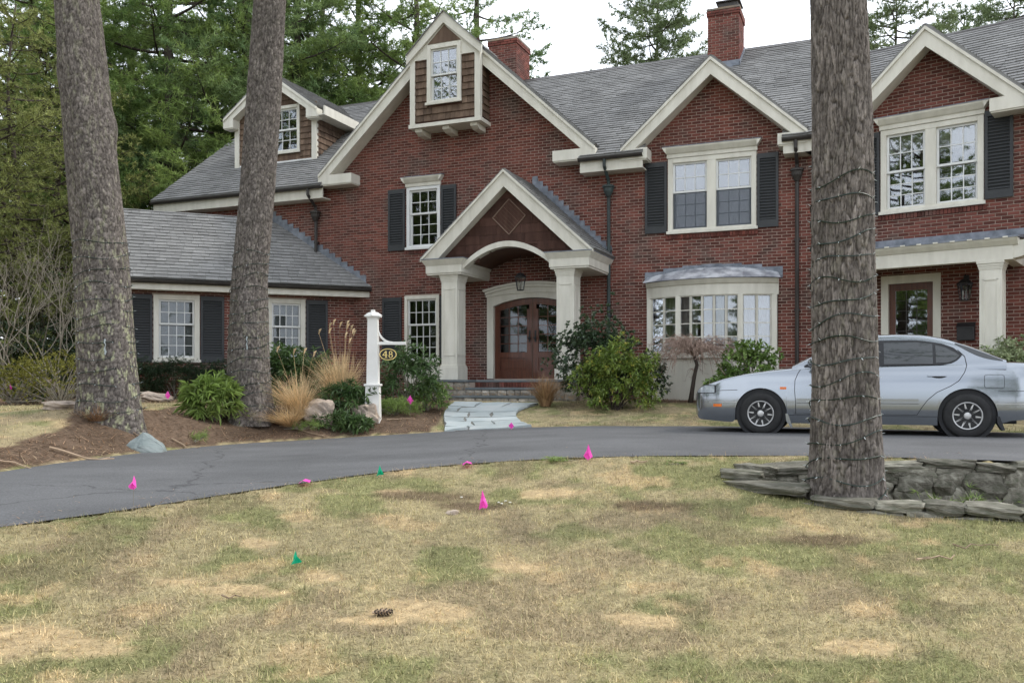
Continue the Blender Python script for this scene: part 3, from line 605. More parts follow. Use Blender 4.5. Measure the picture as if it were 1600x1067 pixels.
# ---- shake-clad surfaces
def shakes(par, name, frame, z0, z1, spans, holes=(), mt='shake', pitch=.165, length=.19, seed=1, y=0.):
    rc = course_rects(z0, z1, pitch, length, spans, .006, .004, holes, jitter=.06, seed=seed); V, F = boxes_np(rc, frame, y + .002, y - .026, .008, seed, .85)
    o = link(name, mesh_np(name, V, F, mt), par); o['kind'] = 'stuff'; return o
# bump-out box high in the main gable
BC, BH, BY = -6.30, .93, -.55
GB = dict(c=BC, zr=9.74, p=.93, hw=1.02); GB['ze'] = GB['zr'] - GB['p'] * GB['hw']
bhole = [(BC - .46, BC + .44, 7.53, 8.94)]; m = MB()
for q in rect_wall(BC - BH, BC + BH, 7.06, 8.96, bhole): m.add([(a, BY, b) for a, b in q], [(0, 1, 2, 3)])
for sg in (-1, 1): m.add([(BC + sg * BH, BY, 7.06), (BC + sg * BH, 0, 7.06), (BC + sg * BH, 0, 8.84), (BC + sg * BH, BY, 8.84)], [(0, 1, 2, 3)])
m.add([(BC - BH, BY, 7.06), (BC + BH, BY, 7.06), (BC + BH, 0, 7.06), (BC - BH, 0, 7.06)], [(0, 1, 2, 3)]); bx_ = m.build('bay_box', 'pediment_shake', HOUSE)
shakes(bx_, 'shakes', Matrix.Translation((0, BY, 0)), 7.12, 8.64, lambda z: [(BC - BH + .1, BC + BH - .1)], [(BC - .47, BC + .47, 7.5, 9.2)], seed=3)
shakes(bx_, 'shakes', Matrix.Translation((BC + BH, BY, 0)) @ Matrix.Rotation(R(90), 4, 'Z'), 7.12, 8.8, lambda z: [(.11, .54)], mt='shake', seed=4)
m = MB(); p0 = BY - .035; m.box(BC - BH - .02, BC - BH + .12, p0, BY + .1, 7.06, 8.84); m.build('corner_board', 'trim', bx_); m = MB(); m.box(BC + BH - .12, BC + BH + .02, p0, BY + .1, 7.06, 8.84); m.build('corner_board', 'trim', bx_)
m = MB(); m.prism([(BC - BH + .12, 8.63), (BC - .46, 8.63), (BC - .46, 8.96), (BC + .44, 8.96), (BC + .44, 8.63), (BC + BH - .12, 8.63), (BC + BH - .12, 8.84), (BC + BH, 8.84), (BC, 9.66), (BC - BH, 8.84), (BC - BH + .12, 8.84)], p0 + .002, BY - .003); m.build('gable_panel', 'trim', bx_)
m = MB(); m.prism([(BC - .45, 8.98), (BC + .45, 8.98), (BC, 9.40)], p0 - .012, p0 - .001); m.build('gable_inset', 'shake', bx_)
m = MB(); m.box(BC - BH - .05, BC + BH + .05, BY - .05, -.005, 6.98, 7.07); m.build('base_band', 'trim', bx_)
for u in (BC - .75, BC, BC + .75):
    m = MB(); m.prism_x([(-.005, 6.97), (BY + .03, 6.97), (BY + .05, 6.90), (BY + .2, 6.84), (-.005, 6.84)], u - .09, u + .09); m.build('bracket', 'trim', bx_)
for sg in (-1, 1):
    e = BC + sg * GB['hw']; m = MB(); m.prism([(BC, GB['zr'] - .03), (e, GB['ze'] - .03), (e, GB['ze'] - .24), (BC, GB['zr'] - .30)], p0 - .06, p0 - .015); m.build('rake_board', 'trim', bx_)
    m = MB(); m.prism([(BC, GB['zr']), (e, GB['ze']), (e, GB['ze'] - .028), (BC, GB['zr'] - .028)], p0 - .09, .3); m.build('roof_slope', 'shingle', bx_)
window(FM, BC - .47, BC + .45, 7.52, 8.95, 3, 2, 2, split=.5, cas=.10, y=BY - .03, g='pane_bright')
# roof dormer on the left
GD = dict(c=-12.52, zr=9.55, p=.72, hw=1.6); GD['ze'] = GD['zr'] - GD['p'] * GD['hw']
gable_roof(FM, GD, mz, front=.72, seed=23); rake(FM, GD, front=.72, w=.25, back=1.0, ret=.34)
dl, dr = -13.90, -11.10; zf = mz(1.0)
m = MB()
for q in rect_wall(dl, dr, zf - .1, 8.61, [(-12.94, -11.67, 7.27, 8.59)]): m.add([(a, 1, b) for a, b in q], [(0, 1, 2, 3)])
m.add([(dl + .3, 1, 8.61), (dr - .3, 1, 8.61), (GD['c'], 1, 9.45)], [(0, 1, 2)]); m.add([(dr, 1, zf - .1), (dr, 3.1, 8.4), (dr, 1, 8.4)], [(0, 1, 2)]); m.add([(dl, 1, zf - .1), (dl, 3.1, 8.4), (dl, 1, 8.4)], [(0, 2, 1)]); dm = m.build('dormer', 'shake', HOUSE)
shakes(dm, 'shakes', Matrix.Translation((0, 1, 0)), zf - .05, 9.4, lambda z: [(max(dl, GD['c'] - (9.45 - z) / .72), min(dr, GD['c'] + (9.45 - z) / .72))], [(-12.95, -11.64, 7.24, 8.62)], seed=5)
shakes(dm, 'shakes', Matrix.Translation((dr, 1, 0)) @ Matrix.Rotation(R(90), 4, 'Z'), zf, 8.3, lambda z: [(0, max(.001, (z - zf) / MP))], seed=6)
for a in (dl - .02, dr - .14):
    m = MB(); m.box(a, a + .16, .955, 1.05, zf - .06, 8.42); m.build('corner_board', 'trim', dm)
m = MB(); m.box(dl + .14, dr - .14, .975, .995, zf - .02, zf + .04); m.build('base_band', 'sash', dm)
m = MB(); m.prism_x([(.80, 8.13), (.80, 8.38), (3.0, 8.38), (3.0, 8.13)], dr + .36, dr + .40); m.build('fascia', 'trim', dm)
m = MB(); m.box(dr, dr + .36, .8, 3.0, 8.13, 8.16); m.build('soffit', 'trim', dm)
window(FM, -12.95, -11.66, 7.26, 8.60, 4, 2, 2, split=.5, cas=.09, y=1.0)
# chimneys
def chimney(u0, u1, y0, y1, zb, zt, capbox):
    m = MB(); m.box(u0, u1, y0, y1, zb, zt); c = m.build('chimney', 'mortar', HOUSE); fr = Matrix.Translation((u0, y0, 0)); w_ = u1 - u0; dp = y1 - y0
    for k, (f, ln) in enumerate(((fr, w_), (Matrix.Translation((u1, y0, 0)) @ Matrix.Rotation(R(90), 4, 'Z'), dp), (Matrix.Translation((u0, y1, 0)) @ Matrix.Rotation(R(-90), 4, 'Z'), dp))):
        rc = course_rects(zb, zt - .14, BR_P, BR_L, lambda z: [(0, ln)], .0145, .0145, seed=k); V, F = boxes_np(rc, f, .004, -.008, .003, k); o = link('bricks', mesh_np('bricks', V, F, 'brick'), c); o['kind'] = 'stuff'
        rc = course_rects(zt - .14, zt, BR_P, BR_L, lambda z: [(-.03, ln + .03)], .0145, .0145, seed=k); V, F = boxes_np(rc, f, .004, -.035, .003, k); o = link('bricks', mesh_np('bricks', V, F, 'brick'), c); o['kind'] = 'stuff'
    m = MB(); m.box(u0 - .035, u1 + .035, y0 - .035, y1 + .035, zt, zt + .05); m.build('chimney_crown', 'fieldstone', c)
    m = MB(); b = capbox; m.box(b[0], b[1], y0 + .2, y1 - .2, zt + .051, zt + b[2]); m.box(b[0] - .06, b[1] + .06, y0 + .14, y1 - .14, zt + b[2], zt + b[2] + .03); m.build('flue_cap', 'gutter', c)
    m = MB(); zq = mz(y0 + .05); m.box(u0 - .03, u1 + .04, y0 - .04, y0 - .012, zq - .12, zq + .12); m.prism_x([(y0 - .04, mz(y0) + .1), (y1, mz(min(y1, 4.55)) + .1), (y1, mz(min(y1, 4.55)) - .1), (y0 - .04, mz(y0) - .1)], u1 + .012, u1 + .04); m.build('flashing', 'lead', c)
chimney(-7.20, -6.33, 4.10, 5.15, 9.0, 10.78, (-7.0, -6.55, .12)); chimney(-.68, .10, 3.55, 4.5, 8.6, 10.42, (-.45, .05, .26))

# ---- entrance porch
PC = -4.28; PG = dict(c=PC, zr=5.50, p=.91, hw=2.09); PG['ze'] = PG['zr'] - PG['p'] * PG['hw']
pc = 1 / sq(1 + PG['p'] ** 2); pl = PG['hw'] / pc
for sg in (-1, 1): roof('porch_roof', FM, (PC + sg * PG['hw'], -1.66, PG['ze']), (0, 1, 0), (-sg * pc, 0, PG['p'] * pc), [(0, 0), (1.65, 0), (1.65, pl), (0, pl)], lambda b: [(0, 1.65)], seed=31 + sg, pick=(100 if sg > 0 else 0))
for sg in (-1, 1):
    e = PC + sg * PG['hw']; dz = .30 * sq(1 + .91 ** 2); m = MB()
    m.prism([(PC, PG['zr'] - .03), (e, PG['ze'] - .03), (e - sg * .28, PG['ze'] - .03), (PC, PG['zr'] - dz)][:2] + [(e - sg * .02, PG['ze'] - .06), (e - sg * (dz / .91 - .03), PG['ze'] - .06), (PC, PG['zr'] - dz)], -1.66, -1.60); m.build('rake_board', 'trim', HOUSE)
    m = MB(); m.prism([(PC, PG['zr'] - .03), (e, PG['ze'] - .03), (e, PG['ze'] - .09), (PC, PG['zr'] - .09)], -1.70, -1.661); m.build('crown_moulding', 'trim', HOUSE)
    m = MB(); m.prism([(PC, PG['zr'] - dz), (e - sg * (dz / .91), PG['ze']), (e - sg * (dz / .91), PG['ze'] + .03), (PC, PG['zr'] - dz + .03)], -1.598, -1.36); m.build('soffit', 'trim', HOUSE)
AH = 1.06; az = lambda u, top: 3.46 + (top - 3.46) * (1 - ((u - PC) / AH) ** 2)
us = [PC - AH + 2 * AH * k / 24 for k in range(25)]
m = MB()      # pediment field above the arch
for a, b in zip(us[:-1], us[1:]):
    zt = lambda u: PG['zr'] - .1 - PG['p'] * abs(u - PC); m.prism([(a, az(a, 3.88)), (b, az(b, 3.88)), (b, zt(b)), (a, zt(a))], -1.36, -1.32)
for sg in (-1, 1):
    a, b = PC + sg * AH, PC + sg * 1.98; m.prism([(a, 3.46), (b, 3.46), (b, 3.62), (a, PG['zr'] - .1 - PG['p'] * AH)], -1.36, -1.32)
pd = m.build('pediment', 'pediment_shake', HOUSE)
rc = []
for q in course_rects(3.48, 5.3, .20, .62, lambda z: [(PC - max(.01, (PG['zr'] - .2 - z) / PG['p']), PC + max(.01, (PG['zr'] - .2 - z) / PG['p']))], .005, .004, jitter=.1, seed=9):
    um = (q[0] + q[1]) / 2
    if q[2] < az(um, 3.88) - .02 and abs(um - PC) < AH:
        if q[3] < az(um, 3.88) + .03: continue
        q = (q[0], q[1], az(um, 3.88), q[3])
    rc.append(q)
for q in rc:
    b = MB(); b.box(q[0], q[1], -1.378 - rnd.uniform(0, .006), -1.361, q[2], q[3]); b.build('siding_board', 'pediment_shake', pd)
dz0 = 4.46; dd = .40
m = MB(); m.prism([(PC + .02, dz0 - dd), (PC + .02 + dd, dz0), (PC + .02, dz0 + dd), (PC + .02 - dd, dz0)], -1.392, -1.386); m.build('diamond_panel', 'pediment_shake', pd)
for (x0, z0, x1, z1) in ((0, -dd, dd, 0), (dd, 0, 0, dd), (0, dd, -dd, 0), (-dd, 0, 0, -dd)):
    m = MB(); m.tube([(PC + .02 + x0, -1.395, dz0 + z0), (PC + .02 + x1, -1.395, dz0 + z1)], .013, 5); m.build('diamond_moulding', 'dead_wood_trim', pd)
for k in range(-3, 4):
    t = k / 4 * dd
    m = MB(); m.tube([(PC + .02 + t / 2 - dd / 2, -1.394, dz0 + t / 2 + dd / 2), (PC + .02 + t / 2 + dd / 2, -1.394, dz0 + t / 2 - dd / 2)], .005, 4); m.build('lattice_strip', 'shake', pd)
m = MB(); m.ring([(u, az(u, 3.90)) for u in us], [(u, az(u, 3.90) - .125) for u in us], -1.52, -1.30); m.build('arch_band', 'trim', HOUSE)
m = MB()      # barrel ceiling
for a, b in zip(us[:-1], us[1:]): m.add([(a, -1.34, az(a, 3.76)), (b, -1.34, az(b, 3.76)), (b, -.003, az(b, 3.76)), (a, -.003, az(a, 3.76))], [(0, 1, 2, 3)])
m.build('vault_ceiling', 'ceiling_board', HOUSE)
for (a, b) in ((PC - 1.98, PC - AH), (PC + AH, PC + 1.98)):     # entablature beams with crown and lead top
    m = MB(); m.box(a, b, -1.62, -.005, 3.24, 3.46); m.box(a + .02, b - .02, -1.60, -.005, 3.20, 3.24); m.build('beam', 'trim', HOUSE, bevel=.006)
    m = MB(); m.add([(a - .005, -1.625, 3.42), (b + .005, -1.625, 3.42), (b + .005, -.004, 3.42), (a - .005, -.004, 3.42), (a - .085, -1.705, 3.55), (b + .085, -1.705, 3.55), (b + .085, -.004, 3.55), (a - .085, -.004, 3.55)], [(0, 1, 5, 4), (1, 2, 6, 5), (3, 0, 4, 7), (4, 5, 6, 7), (0, 3, 2, 1)]); m.build('crown_moulding', 'trim', HOUSE)
    m = MB(); m.box(a - .09, b + .09, -1.71, -.004, 3.551, 3.572); m.build('lead_cap', 'lead', HOUSE)
def column(frame, u0, u1, y0, y1, zb, zt, panel=True):
    m = MB(frame); m.box(u0, u1, y0, y1, zb + .34, zt - .07); c = m.build('column', 'trim', HOUSE, bevel=.006)
    m = MB(frame); m.box(u0 - .035, u1 + .035, y0 - .035, y1 + .035, zb, zb + .30); m.box(u0 - .02, u1 + .02, y0 - .02, y1 + .02, zb + .30, zb + .345); m.build('column_base', 'trim', c, bevel=.005)
    m = MB(frame); zz = zt
    for k, (o, a, b) in enumerate(((.008, .15, .125), (.015, .125, .09), (.025, .09, .045), (.04, .045, 0))): m.box(u0 - o, u1 + o, y0 - o, y1 + o, zz - a + .001, zz - b)
    m.build('capital', 'trim', c)
    if panel:
        f = .06
        for (a0, a1, b0, b1) in ((u0 + f, u1 - f, zb + .55, zb + .575), (u0 + f, u1 - f, zt - .34, zt - .315), (u0 + f, u0 + f + .025, zb + .55, zt - .315), (u1 - f - .025, u1 - f, zb + .55, zt - .315)):
            m = MB(frame); m.box(a0, a1, y0 - .012, y0 - .001, b0, b1); m.build('panel_moulding', 'trim', c)
        for (a0, a1, b0, b1) in ((y0 + f, y1 - f, zb + .55, zb + .575), (y0 + f, y1 - f, zt - .34, zt - .315), (y0 + f, y0 + f + .025, zb + .55, zt - .315), (y1 - f - .025, y1 - f, zb + .55, zt - .315)):
            m = MB(frame); m.box(u1 + .001, u1 + .012, a0, a1, b0, b1); m.build('panel_moulding', 'trim', c)
column(FM, PC - 1.62, PC - 1.22, -1.52, -1.06, .79, 3.199); column(FM, PC + 1.20, PC + 1.60, -1.52, -1.06, .79, 3.199)
steps(PC + 2.02, 3.62, PC + .06, 5.52, 15, .13)

# ---- arched double entrance door
DC, DW = -4.25, .99; da = lambda u, top, side: side + (top - side) * (1 - ((u - DC) / DW) ** 2)
du = [DC - DW + 2 * DW * k / 24 for k in range(25)]
for sg in (-1, 1):
    a0, a1 = sorted((DC + sg * .008, DC + sg * DW)); uu = [a0 + (a1 - a0) * k / 12 for k in range(13)]; st = .14; g0, g1, zg = a0 + st, a1 - st, 1.46
    top = lambda u: da(u, 2.76, 2.58); gt = lambda u: top(u) - .15
    m = MB(); m.box(a0, a0 + st, .06, .11, FLOOR, 2.5); m.box(a1 - st, a1, .06, .11, FLOOR, 2.5); m.box(g0, g1, .06, .11, FLOOR, 1.02); m.box(g0, g1, .06, .11, 1.33, zg); m.box(g0, g1, .085, .10, 1.02, 1.33)
    for a, b in zip(uu[:-1], uu[1:]):
        lo = [2.5, 2.5] if (b <= g0 + 1e-6 or a >= g1 - 1e-6) else [gt(a), gt(b)]
        m.prism([(a, min(lo[0], top(a) - .01)), (b, min(lo[1], top(b) - .01)), (b, top(b)), (a, top(a))], .06, .11)
    d = m.build('door', 'mahogany', HOUSE)
    for k in (1, 2): x = g0 + (g1 - g0) * k / 3; b = MB(); b.box(x - .009, x + .009, .068, .10, zg, gt(x)); b.build('muntin', 'mahogany', d)
    for k in range(1, 5): z = zg + .212 * k; b = MB(); b.box(g0, g1, .070, .098, z - .009, z + .009); b.build('muntin', 'mahogany', d)
    for i in range(3):
        for k in range(5):
            x0 = g0 + (g1 - g0) * i / 3 + .009; x1 = g0 + (g1 - g0) * (i + 1) / 3 - .009; z0 = zg + .212 * k + .009; z1 = zg + .212 * (k + 1) - .009
            zz = [min(z1, gt(x)) for x in (x1, x0)] if k < 4 else [gt(x1) + .01, gt(x0) + .01]; b = MB(); b.prism([(x0, z0), (x1, z0), (x1, zz[0]), (x0, zz[1])], .082, .086); b.build('pane', 'pane_glass', d)
    b = MB(); b.box(g0 + .06, g1 - .06, .078, .0845, 1.07, 1.28); b.build('raised_panel', 'mahogany', d, bevel=.004)
    b = MB(); kx = DC + sg * .075; b.lathe([(.012, .06), (.014, .03), (.032, .02), (.034, -.005), (.02, -.02)], 10, (kx, 0, 1.80), 'y'); b.box(kx - .022, kx + .022, .052, .0595, 1.70, 1.98); b.build('door_knob', 'black_metal', d)
m = MB(); m.box(DC - .006, DC + .006, .05, .1, FLOOR, 2.75); m.build('astragal', 'shake', HOUSE)
rm = MB(); rm.add([(-5.25, .13, FLOOR), (-3.25, .13, FLOOR), (-3.25, .13, 2.8), (-5.25, .13, 2.8), (-5.25, 1.6, FLOOR), (-3.25, 1.6, FLOOR), (-3.25, 1.6, 2.8), (-5.25, 1.6, 2.8)], [(4, 5, 6, 7), (0, 1, 5, 4), (1, 2, 6, 5), (2, 3, 7, 6), (3, 0, 4, 7)]); rm.build('hall_interior', 'room', HOUSE)
m = MB(); m.ring([(u, da(u, 2.90, 2.84) + .001) for u in du], [(u, da(u, 2.765, 2.585)) for u in du], -.04, .125)
for sg in (-1, 1): e = DC + sg * DW; m.box(*sorted((e, e + sg * .17)), -.04, .125, FLOOR, 2.84)
sr = m.build('door_surround', 'trim', HOUSE)
m = MB(); W2 = DW + .19; eu = [DC - W2 + 2 * W2 * k / 24 for k in range(25)]; arc = lambda u, t, s: s + (t - s) * (1 - ((u - DC) / W2) ** 2)
m.ring([(u, arc(u, 3.02, 2.86)) for u in eu], [(u, arc(u, 2.88, 2.80)) for u in eu], -.075, -.003); m.ring([(u, arc(u, 3.09, 2.92)) for u in eu], [(u, arc(u, 3.021, 2.861)) for u in eu], -.12, -.003); m.ring([(DC + (u - DC) * 1.05, arc(u, 3.14, 2.97)) for u in eu], [(DC + (u - DC) * 1.02, arc(u, 3.091, 2.921)) for u in eu], -.16, -.003); m.build('door_head', 'trim', sr)

# ---- bow window
bc, bh_, bp = .02, 1.42, .46; by = lambda u: -.06 - bp * (1 - ((u - bc) / bh_) ** 2)
m = MB(); arcu = [bc - bh_ + 2 * bh_ * k / 20 for k in range(21)]
def band(m, z0, z1, o0, o1):      # curved band with outer offset o0 at the bottom and o1 at the top
    for a, b in zip(arcu[:-1], arcu[1:]):
        sa, sb = [bc + (x - bc) * (1 + .0) for x in (a, b)]
        m.add([(a, by(a) - o0, z0), (b, by(b) - o0, z0), (b, by(b) + .08, z0), (a, by(a) + .08, z0), (a, by(a) - o1, z1), (b, by(b) - o1, z1), (b, by(b) + .08, z1), (a, by(a) + .08, z1)], [(0, 1, 5, 4), (4, 5, 6, 7), (0, 3, 2, 1), (2, 3, 7, 6)])
    for e, sg in ((arcu[0], -1), (arcu[-1], 1)): m.prism_x([(by(e) - o0, z0), (by(e) - o1, z1), (.0, z1), (.0, z0)], *sorted((e, e + sg * .02)))
band(m, 2.62, 2.86, .02, .03); bw = m.build('bow_window', 'trim', HOUSE); m = MB(); band(m, 1.26, 1.40, .05, .05); m.build('sill_band', 'trim', bw)
m = MB(); band(m, 2.861, 2.96, .06, .13); m.build('crown_moulding', 'trim', bw); m = MB(); band(m, .34, 1.257, .0, .0); m.build('skirt_panel', 'trim', bw); m = MB(); band(m, .30, .338, -.02, -.02); m.build('plinth', 'black_metal', bw)
m = MB()
for k, (a, b) in enumerate(zip(arcu[:-1], arcu[1:])):
    f = lambda u, t: (bc + (u - bc) * (1.05 - .05 * t), (by(u) - .15) * (1 - t) - .01 * t, 2.97 + t * (.14 + .17 * (1 - ((u - bc) / bh_) ** 2)))
    for t0, t1 in ((0, .33), (.33, .66), (.66, 1)): m.add([f(a, t0), f(b, t0), f(b, t1), f(a, t1)], [(0, 1, 2, 3)])
    if k % 3 == 0: m.tube([f(a, 0), f(a, .5), f(a, 1)], .012, 4)
m.build('lead_roof', 'lead_sheen', bw, smooth=False)
m = MB()
for k in range(7):
    a, b = bc - 1.5 + 3.0 * k / 7, bc - 1.5 + 3.0 * (k + 1.04) / 7; t = 1 - (min(abs((a + b) / 2 - bc), 1.5) / 1.6) ** 2; m.box(a, b, -.02 - .001 * (k % 2), -.007, 2.98, 3.16 + .19 * t)
m.build('flashing', 'lead', bw)
cu = [(-1.30, -.98), (-.98, -.67)] + [(-.60 + .254 * k, -.60 + .254 * (k + 1)) for k in range(5)] + [(.74, 1.03), (1.03, 1.32)]
for (a, b) in cu:
    pa, pb = Vector((a, by(a), 0)), Vector((b, by(b), 0)); ang = math.atan2(pb.y - pa.y, pb.x - pa.x); fr = Matrix.Translation(pa) @ Matrix.Rotation(ang, 4, 'Z'); sash(bw, fr, .004, (pb - pa).length - .004, 1.40, 2.62, -.0, 1, 4, 'trim', 'pane_bright', .022, .02)
for u in (-1.355, -.635, .705, 1.375):
    pm = MB(); pm.box(u - .055, u + .055, by(u) - .025, by(u) + .08, 1.40, 2.62); pm.build('mullion', 'trim', bw)
m = MB(); cpts = [(bc - 1.3 + 2.6 * k / 130, .02 + .035 * math.sin(k * 1.15 + .6 * math.sin(k * .31))) for k in range(131)]
for (p, q) in zip(cpts[:-1], cpts[1:]):
    if abs((p[0] + q[0]) / 2 + .02) < .22: continue
    oy = lambda u: by(u) + .22; m.add([(p[0], oy(p[0]) + p[1], 1.25), (q[0], oy(q[0]) + q[1], 1.25), (q[0], oy(q[0]) + q[1], 2.75), (p[0], oy(p[0]) + p[1], 2.75)], [(0, 1, 2, 3)])
m.build('curtain', 'curtain', bw, smooth=True)
room(bw, FM, -1.39, 1.43, .5, 2.9, .02, 1.5)
ub = MB(); ub.box(.40, .50, by(.45) - .06, by(.45) - .002, .86, 1.0); ub.build('outlet_box', 'lead', bw)

# ---- side porch and door of the right wing
m = MB(FR); m.box(.78, 4.02, -1.22, -1.04, 2.87, 3.12); m.box(.78, .96, -1.038, -.01, 2.87, 3.12); m.box(3.84, 4.02, -1.038, -.01, 2.87, 3.12); m.build('beam', 'trim', HOUSE, bevel=.004)
m = MB(FR); m.prism_x([(-1.04, 3.121), (-1.235, 3.121), (-1.30, 3.20), (-1.32, 3.24), (-1.04, 3.24)], .76, 4.10); m.build('crown_moulding', 'trim', HOUSE)
m = MB(FR); m.prism_x([(-1.33, 3.241), (-1.33, 3.27), (0, 3.46), (0, 3.36)], .74, 4.12); m.build('porch_roof', 'lead', HOUSE)
m = MB(FR); m.prism([(.74, 3.46), (4.12, 3.46), (4.12, 3.58), (.74, 3.58)], -.02, -.008); m.build('flashing', 'lead', HOUSE)
for k in range(12):
    m = MB(FR); m.box(.8 + .28 * k, .88 + .28 * k, -1.345, -1.331, 3.235, 3.262); m.build('gutter_bracket', 'trim', HOUSE)
m = MB(FR); m.box(.96, 3.84, -1.04, -.01, 3.0, 3.03); m.build('porch_ceiling', 'trim', HOUSE)
m = MB(FR); cz = [(3.98 + .40 * math.sin(t) * .9, 2.87 + .02 + .20 * (1 - math.cos(t))) for t in [k * math.pi / 2 / 8 for k in range(9)]]; m.prism([(3.88, 2.86)] + cz + [(4.34, 3.20), (3.88, 3.20)], -1.20, -.9); m.build('scroll_bracket', 'trim', HOUSE)
column(FR, 3.49, 3.85, -1.20, -.84, .40, 2.869)
m = MB(FR); m.box(.6, 4.6, -1.5, -.01, .1, .40); m.build('porch_slab', 'bluestone', HOUSE)
m = MB(FR); m.box(1.50, 1.64, -.03, .12, FLOOR, 2.86); m.box(2.47, 2.61, -.03, .12, FLOOR, 2.86); m.box(1.64, 2.47, -.03, .12, 2.70, 2.86); sr = m.build('door_surround', 'trim', HOUSE)
m = MB(FR); m.box(1.64, 1.76, .05, .09, FLOOR, 2.70); m.box(2.35, 2.47, .05, .09, FLOOR, 2.70); m.box(1.76, 2.35, .05, .09, 2.56, 2.70); m.box(1.76, 2.35, .05, .09, FLOOR, 1.55); d = m.build('door', 'mahogany', HOUSE)
m = MB(FR); m.box(1.76, 2.35, .065, .07, 1.55, 2.56); m.build('pane', 'pane_bright', d); room(d, FR, 1.6, 2.5, FLOOR, 2.8, .13, 1.2)
for k in (1, 2): m = MB(FR); m.box(1.76 + .1967 * k - .006, 1.76 + .1967 * k + .006, .058, .078, 1.55, 2.56); m.build('muntin', 'gutter', d)
for k in range(1, 5): m = MB(FR); m.box(1.76, 2.35, .06, .076, 1.55 + .202 * k - .006, 1.55 + .202 * k + .006); m.build('muntin', 'gutter', d)

# ---- stone entrance steps (their own thing)
ST = tag(empty('entry_steps', (HO[0], HO[1], 0), HROT), 'fieldstone entrance steps with dark bluestone treads below the double door', 'steps')
def rock_mesh(name, m, w, d, hgt, seed, cuts=2, rough=.10, flat=.55):
    """irregular stone: a subdivided box pulled towards an ellipsoid and roughened"""
    import bmesh
    bm = bmesh.new(); bmesh.ops.create_cube(bm, size=2); bmesh.ops.subdivide_edges(bm, edges=bm.edges[:], cuts=cuts, use_grid_fill=True); rg = random.Random(seed); ph = [rg.uniform(0, 9) for _ in range(6)]
    for v in bm.verts:
        c = v.co.copy(); s = c.normalized() * 1.22; p = c.lerp(s, 1 - flat); q = p * 1.7
        n = math.sin(q.x * 1.9 + ph[0] + q.y) * math.cos(q.y * 2.3 + ph[1]) + math.sin(q.z * 2.1 + ph[2] + q.x * 1.3) * .7 + .6 * math.sin(q.x * 4.1 + ph[3]) * math.sin(q.y * 3.7 + ph[4]) * math.cos(q.z * 4.4 + ph[5])
        p = p * (1 + rough * n * .6) + Vector([rg.uniform(-1, 1) * rough * .25 for _ in range(3)]); v.co = Vector((p.x * w / 2, p.y * d / 2, p.z * hgt / 2))
    me = bpy.data.meshes.new(name); bm.to_mesh(me); bm.free(); me.materials.append(MATS[m]); return me
STONES = [rock_mesh('stone', 'fieldstone', 1, 1, 1, k, 1, .10, .72) for k in range(8)]
def stone_row(u0, u1, y, z0, z1, hw=(.14, .26), seed=0):
    rg = random.Random(seed); u = u0
    while u < u1 - .05:
        w_ = min(rg.uniform(*hw), u1 - u)
        if u1 - (u + w_) < .09: w_ = u1 - u
        link('stone', STONES[rg.randrange(8)], ST, (u + w_ / 2, y + .08, (z0 + z1) / 2), (0, 0, rg.choice((0, math.pi))), ((w_ - .012) / .94, .22, (z1 - z0 - .01) / .94)); u += w_
core = MB(); core.box(-5.86, -4.98, -1.93, 0, 0, .73); core.box(-3.28, -2.46, -1.93, 0, 0, .73); core.box(-4.98, -3.28, -1.59, 0, 0, .73); core.box(-5.0, -3.22, -2.02, -1.6, 0, .56); core.box(-5.1, -3.1, -2.40, -2.0, 0, .385); core.build('core', 'mortar', ST)
for (a, b, y0) in ((-5.95, -4.98, -2.03), (-3.28, -2.38, -2.03), (-4.979, -3.281, -1.62)): m = MB(); m.box(a, b, y0, -.002, .735, .785); m.build('bluestone_cap', 'bluestone', ST, bevel=.006)
m = MB(); m.box(-5.02, -3.24, -2.10, -1.60, .565, .615); m.build('tread', 'bluestone', ST, bevel=.006); m = MB(); m.box(-5.16, -3.05, -2.48, -2.02, .39, .438); m.build('tread', 'bluestone', ST, bevel=.006)
for k in range(26): b = MB(); b.box(-4.97 + .065 * k, -4.97 + .065 * k + .055, -1.66, -1.605, .622, .732); b.build('threshold_brick', 'brick', ST)
for (a, b) in ((-5.88, -4.98), (-3.28, -2.44)):
    stone_row(a, b, -1.98, .56, .73, seed=int(a * 10)); stone_row(a, b, -1.98, .36, .56, seed=int(a * 10) + 3); stone_row(a, b, -1.98, .14, .36, seed=int(a * 10) + 5)
stone_row(-5.0, -3.24, -2.06, .44, .565, seed=61); stone_row(-5.12, -3.08, -2.44, .21, .39, seed=62)

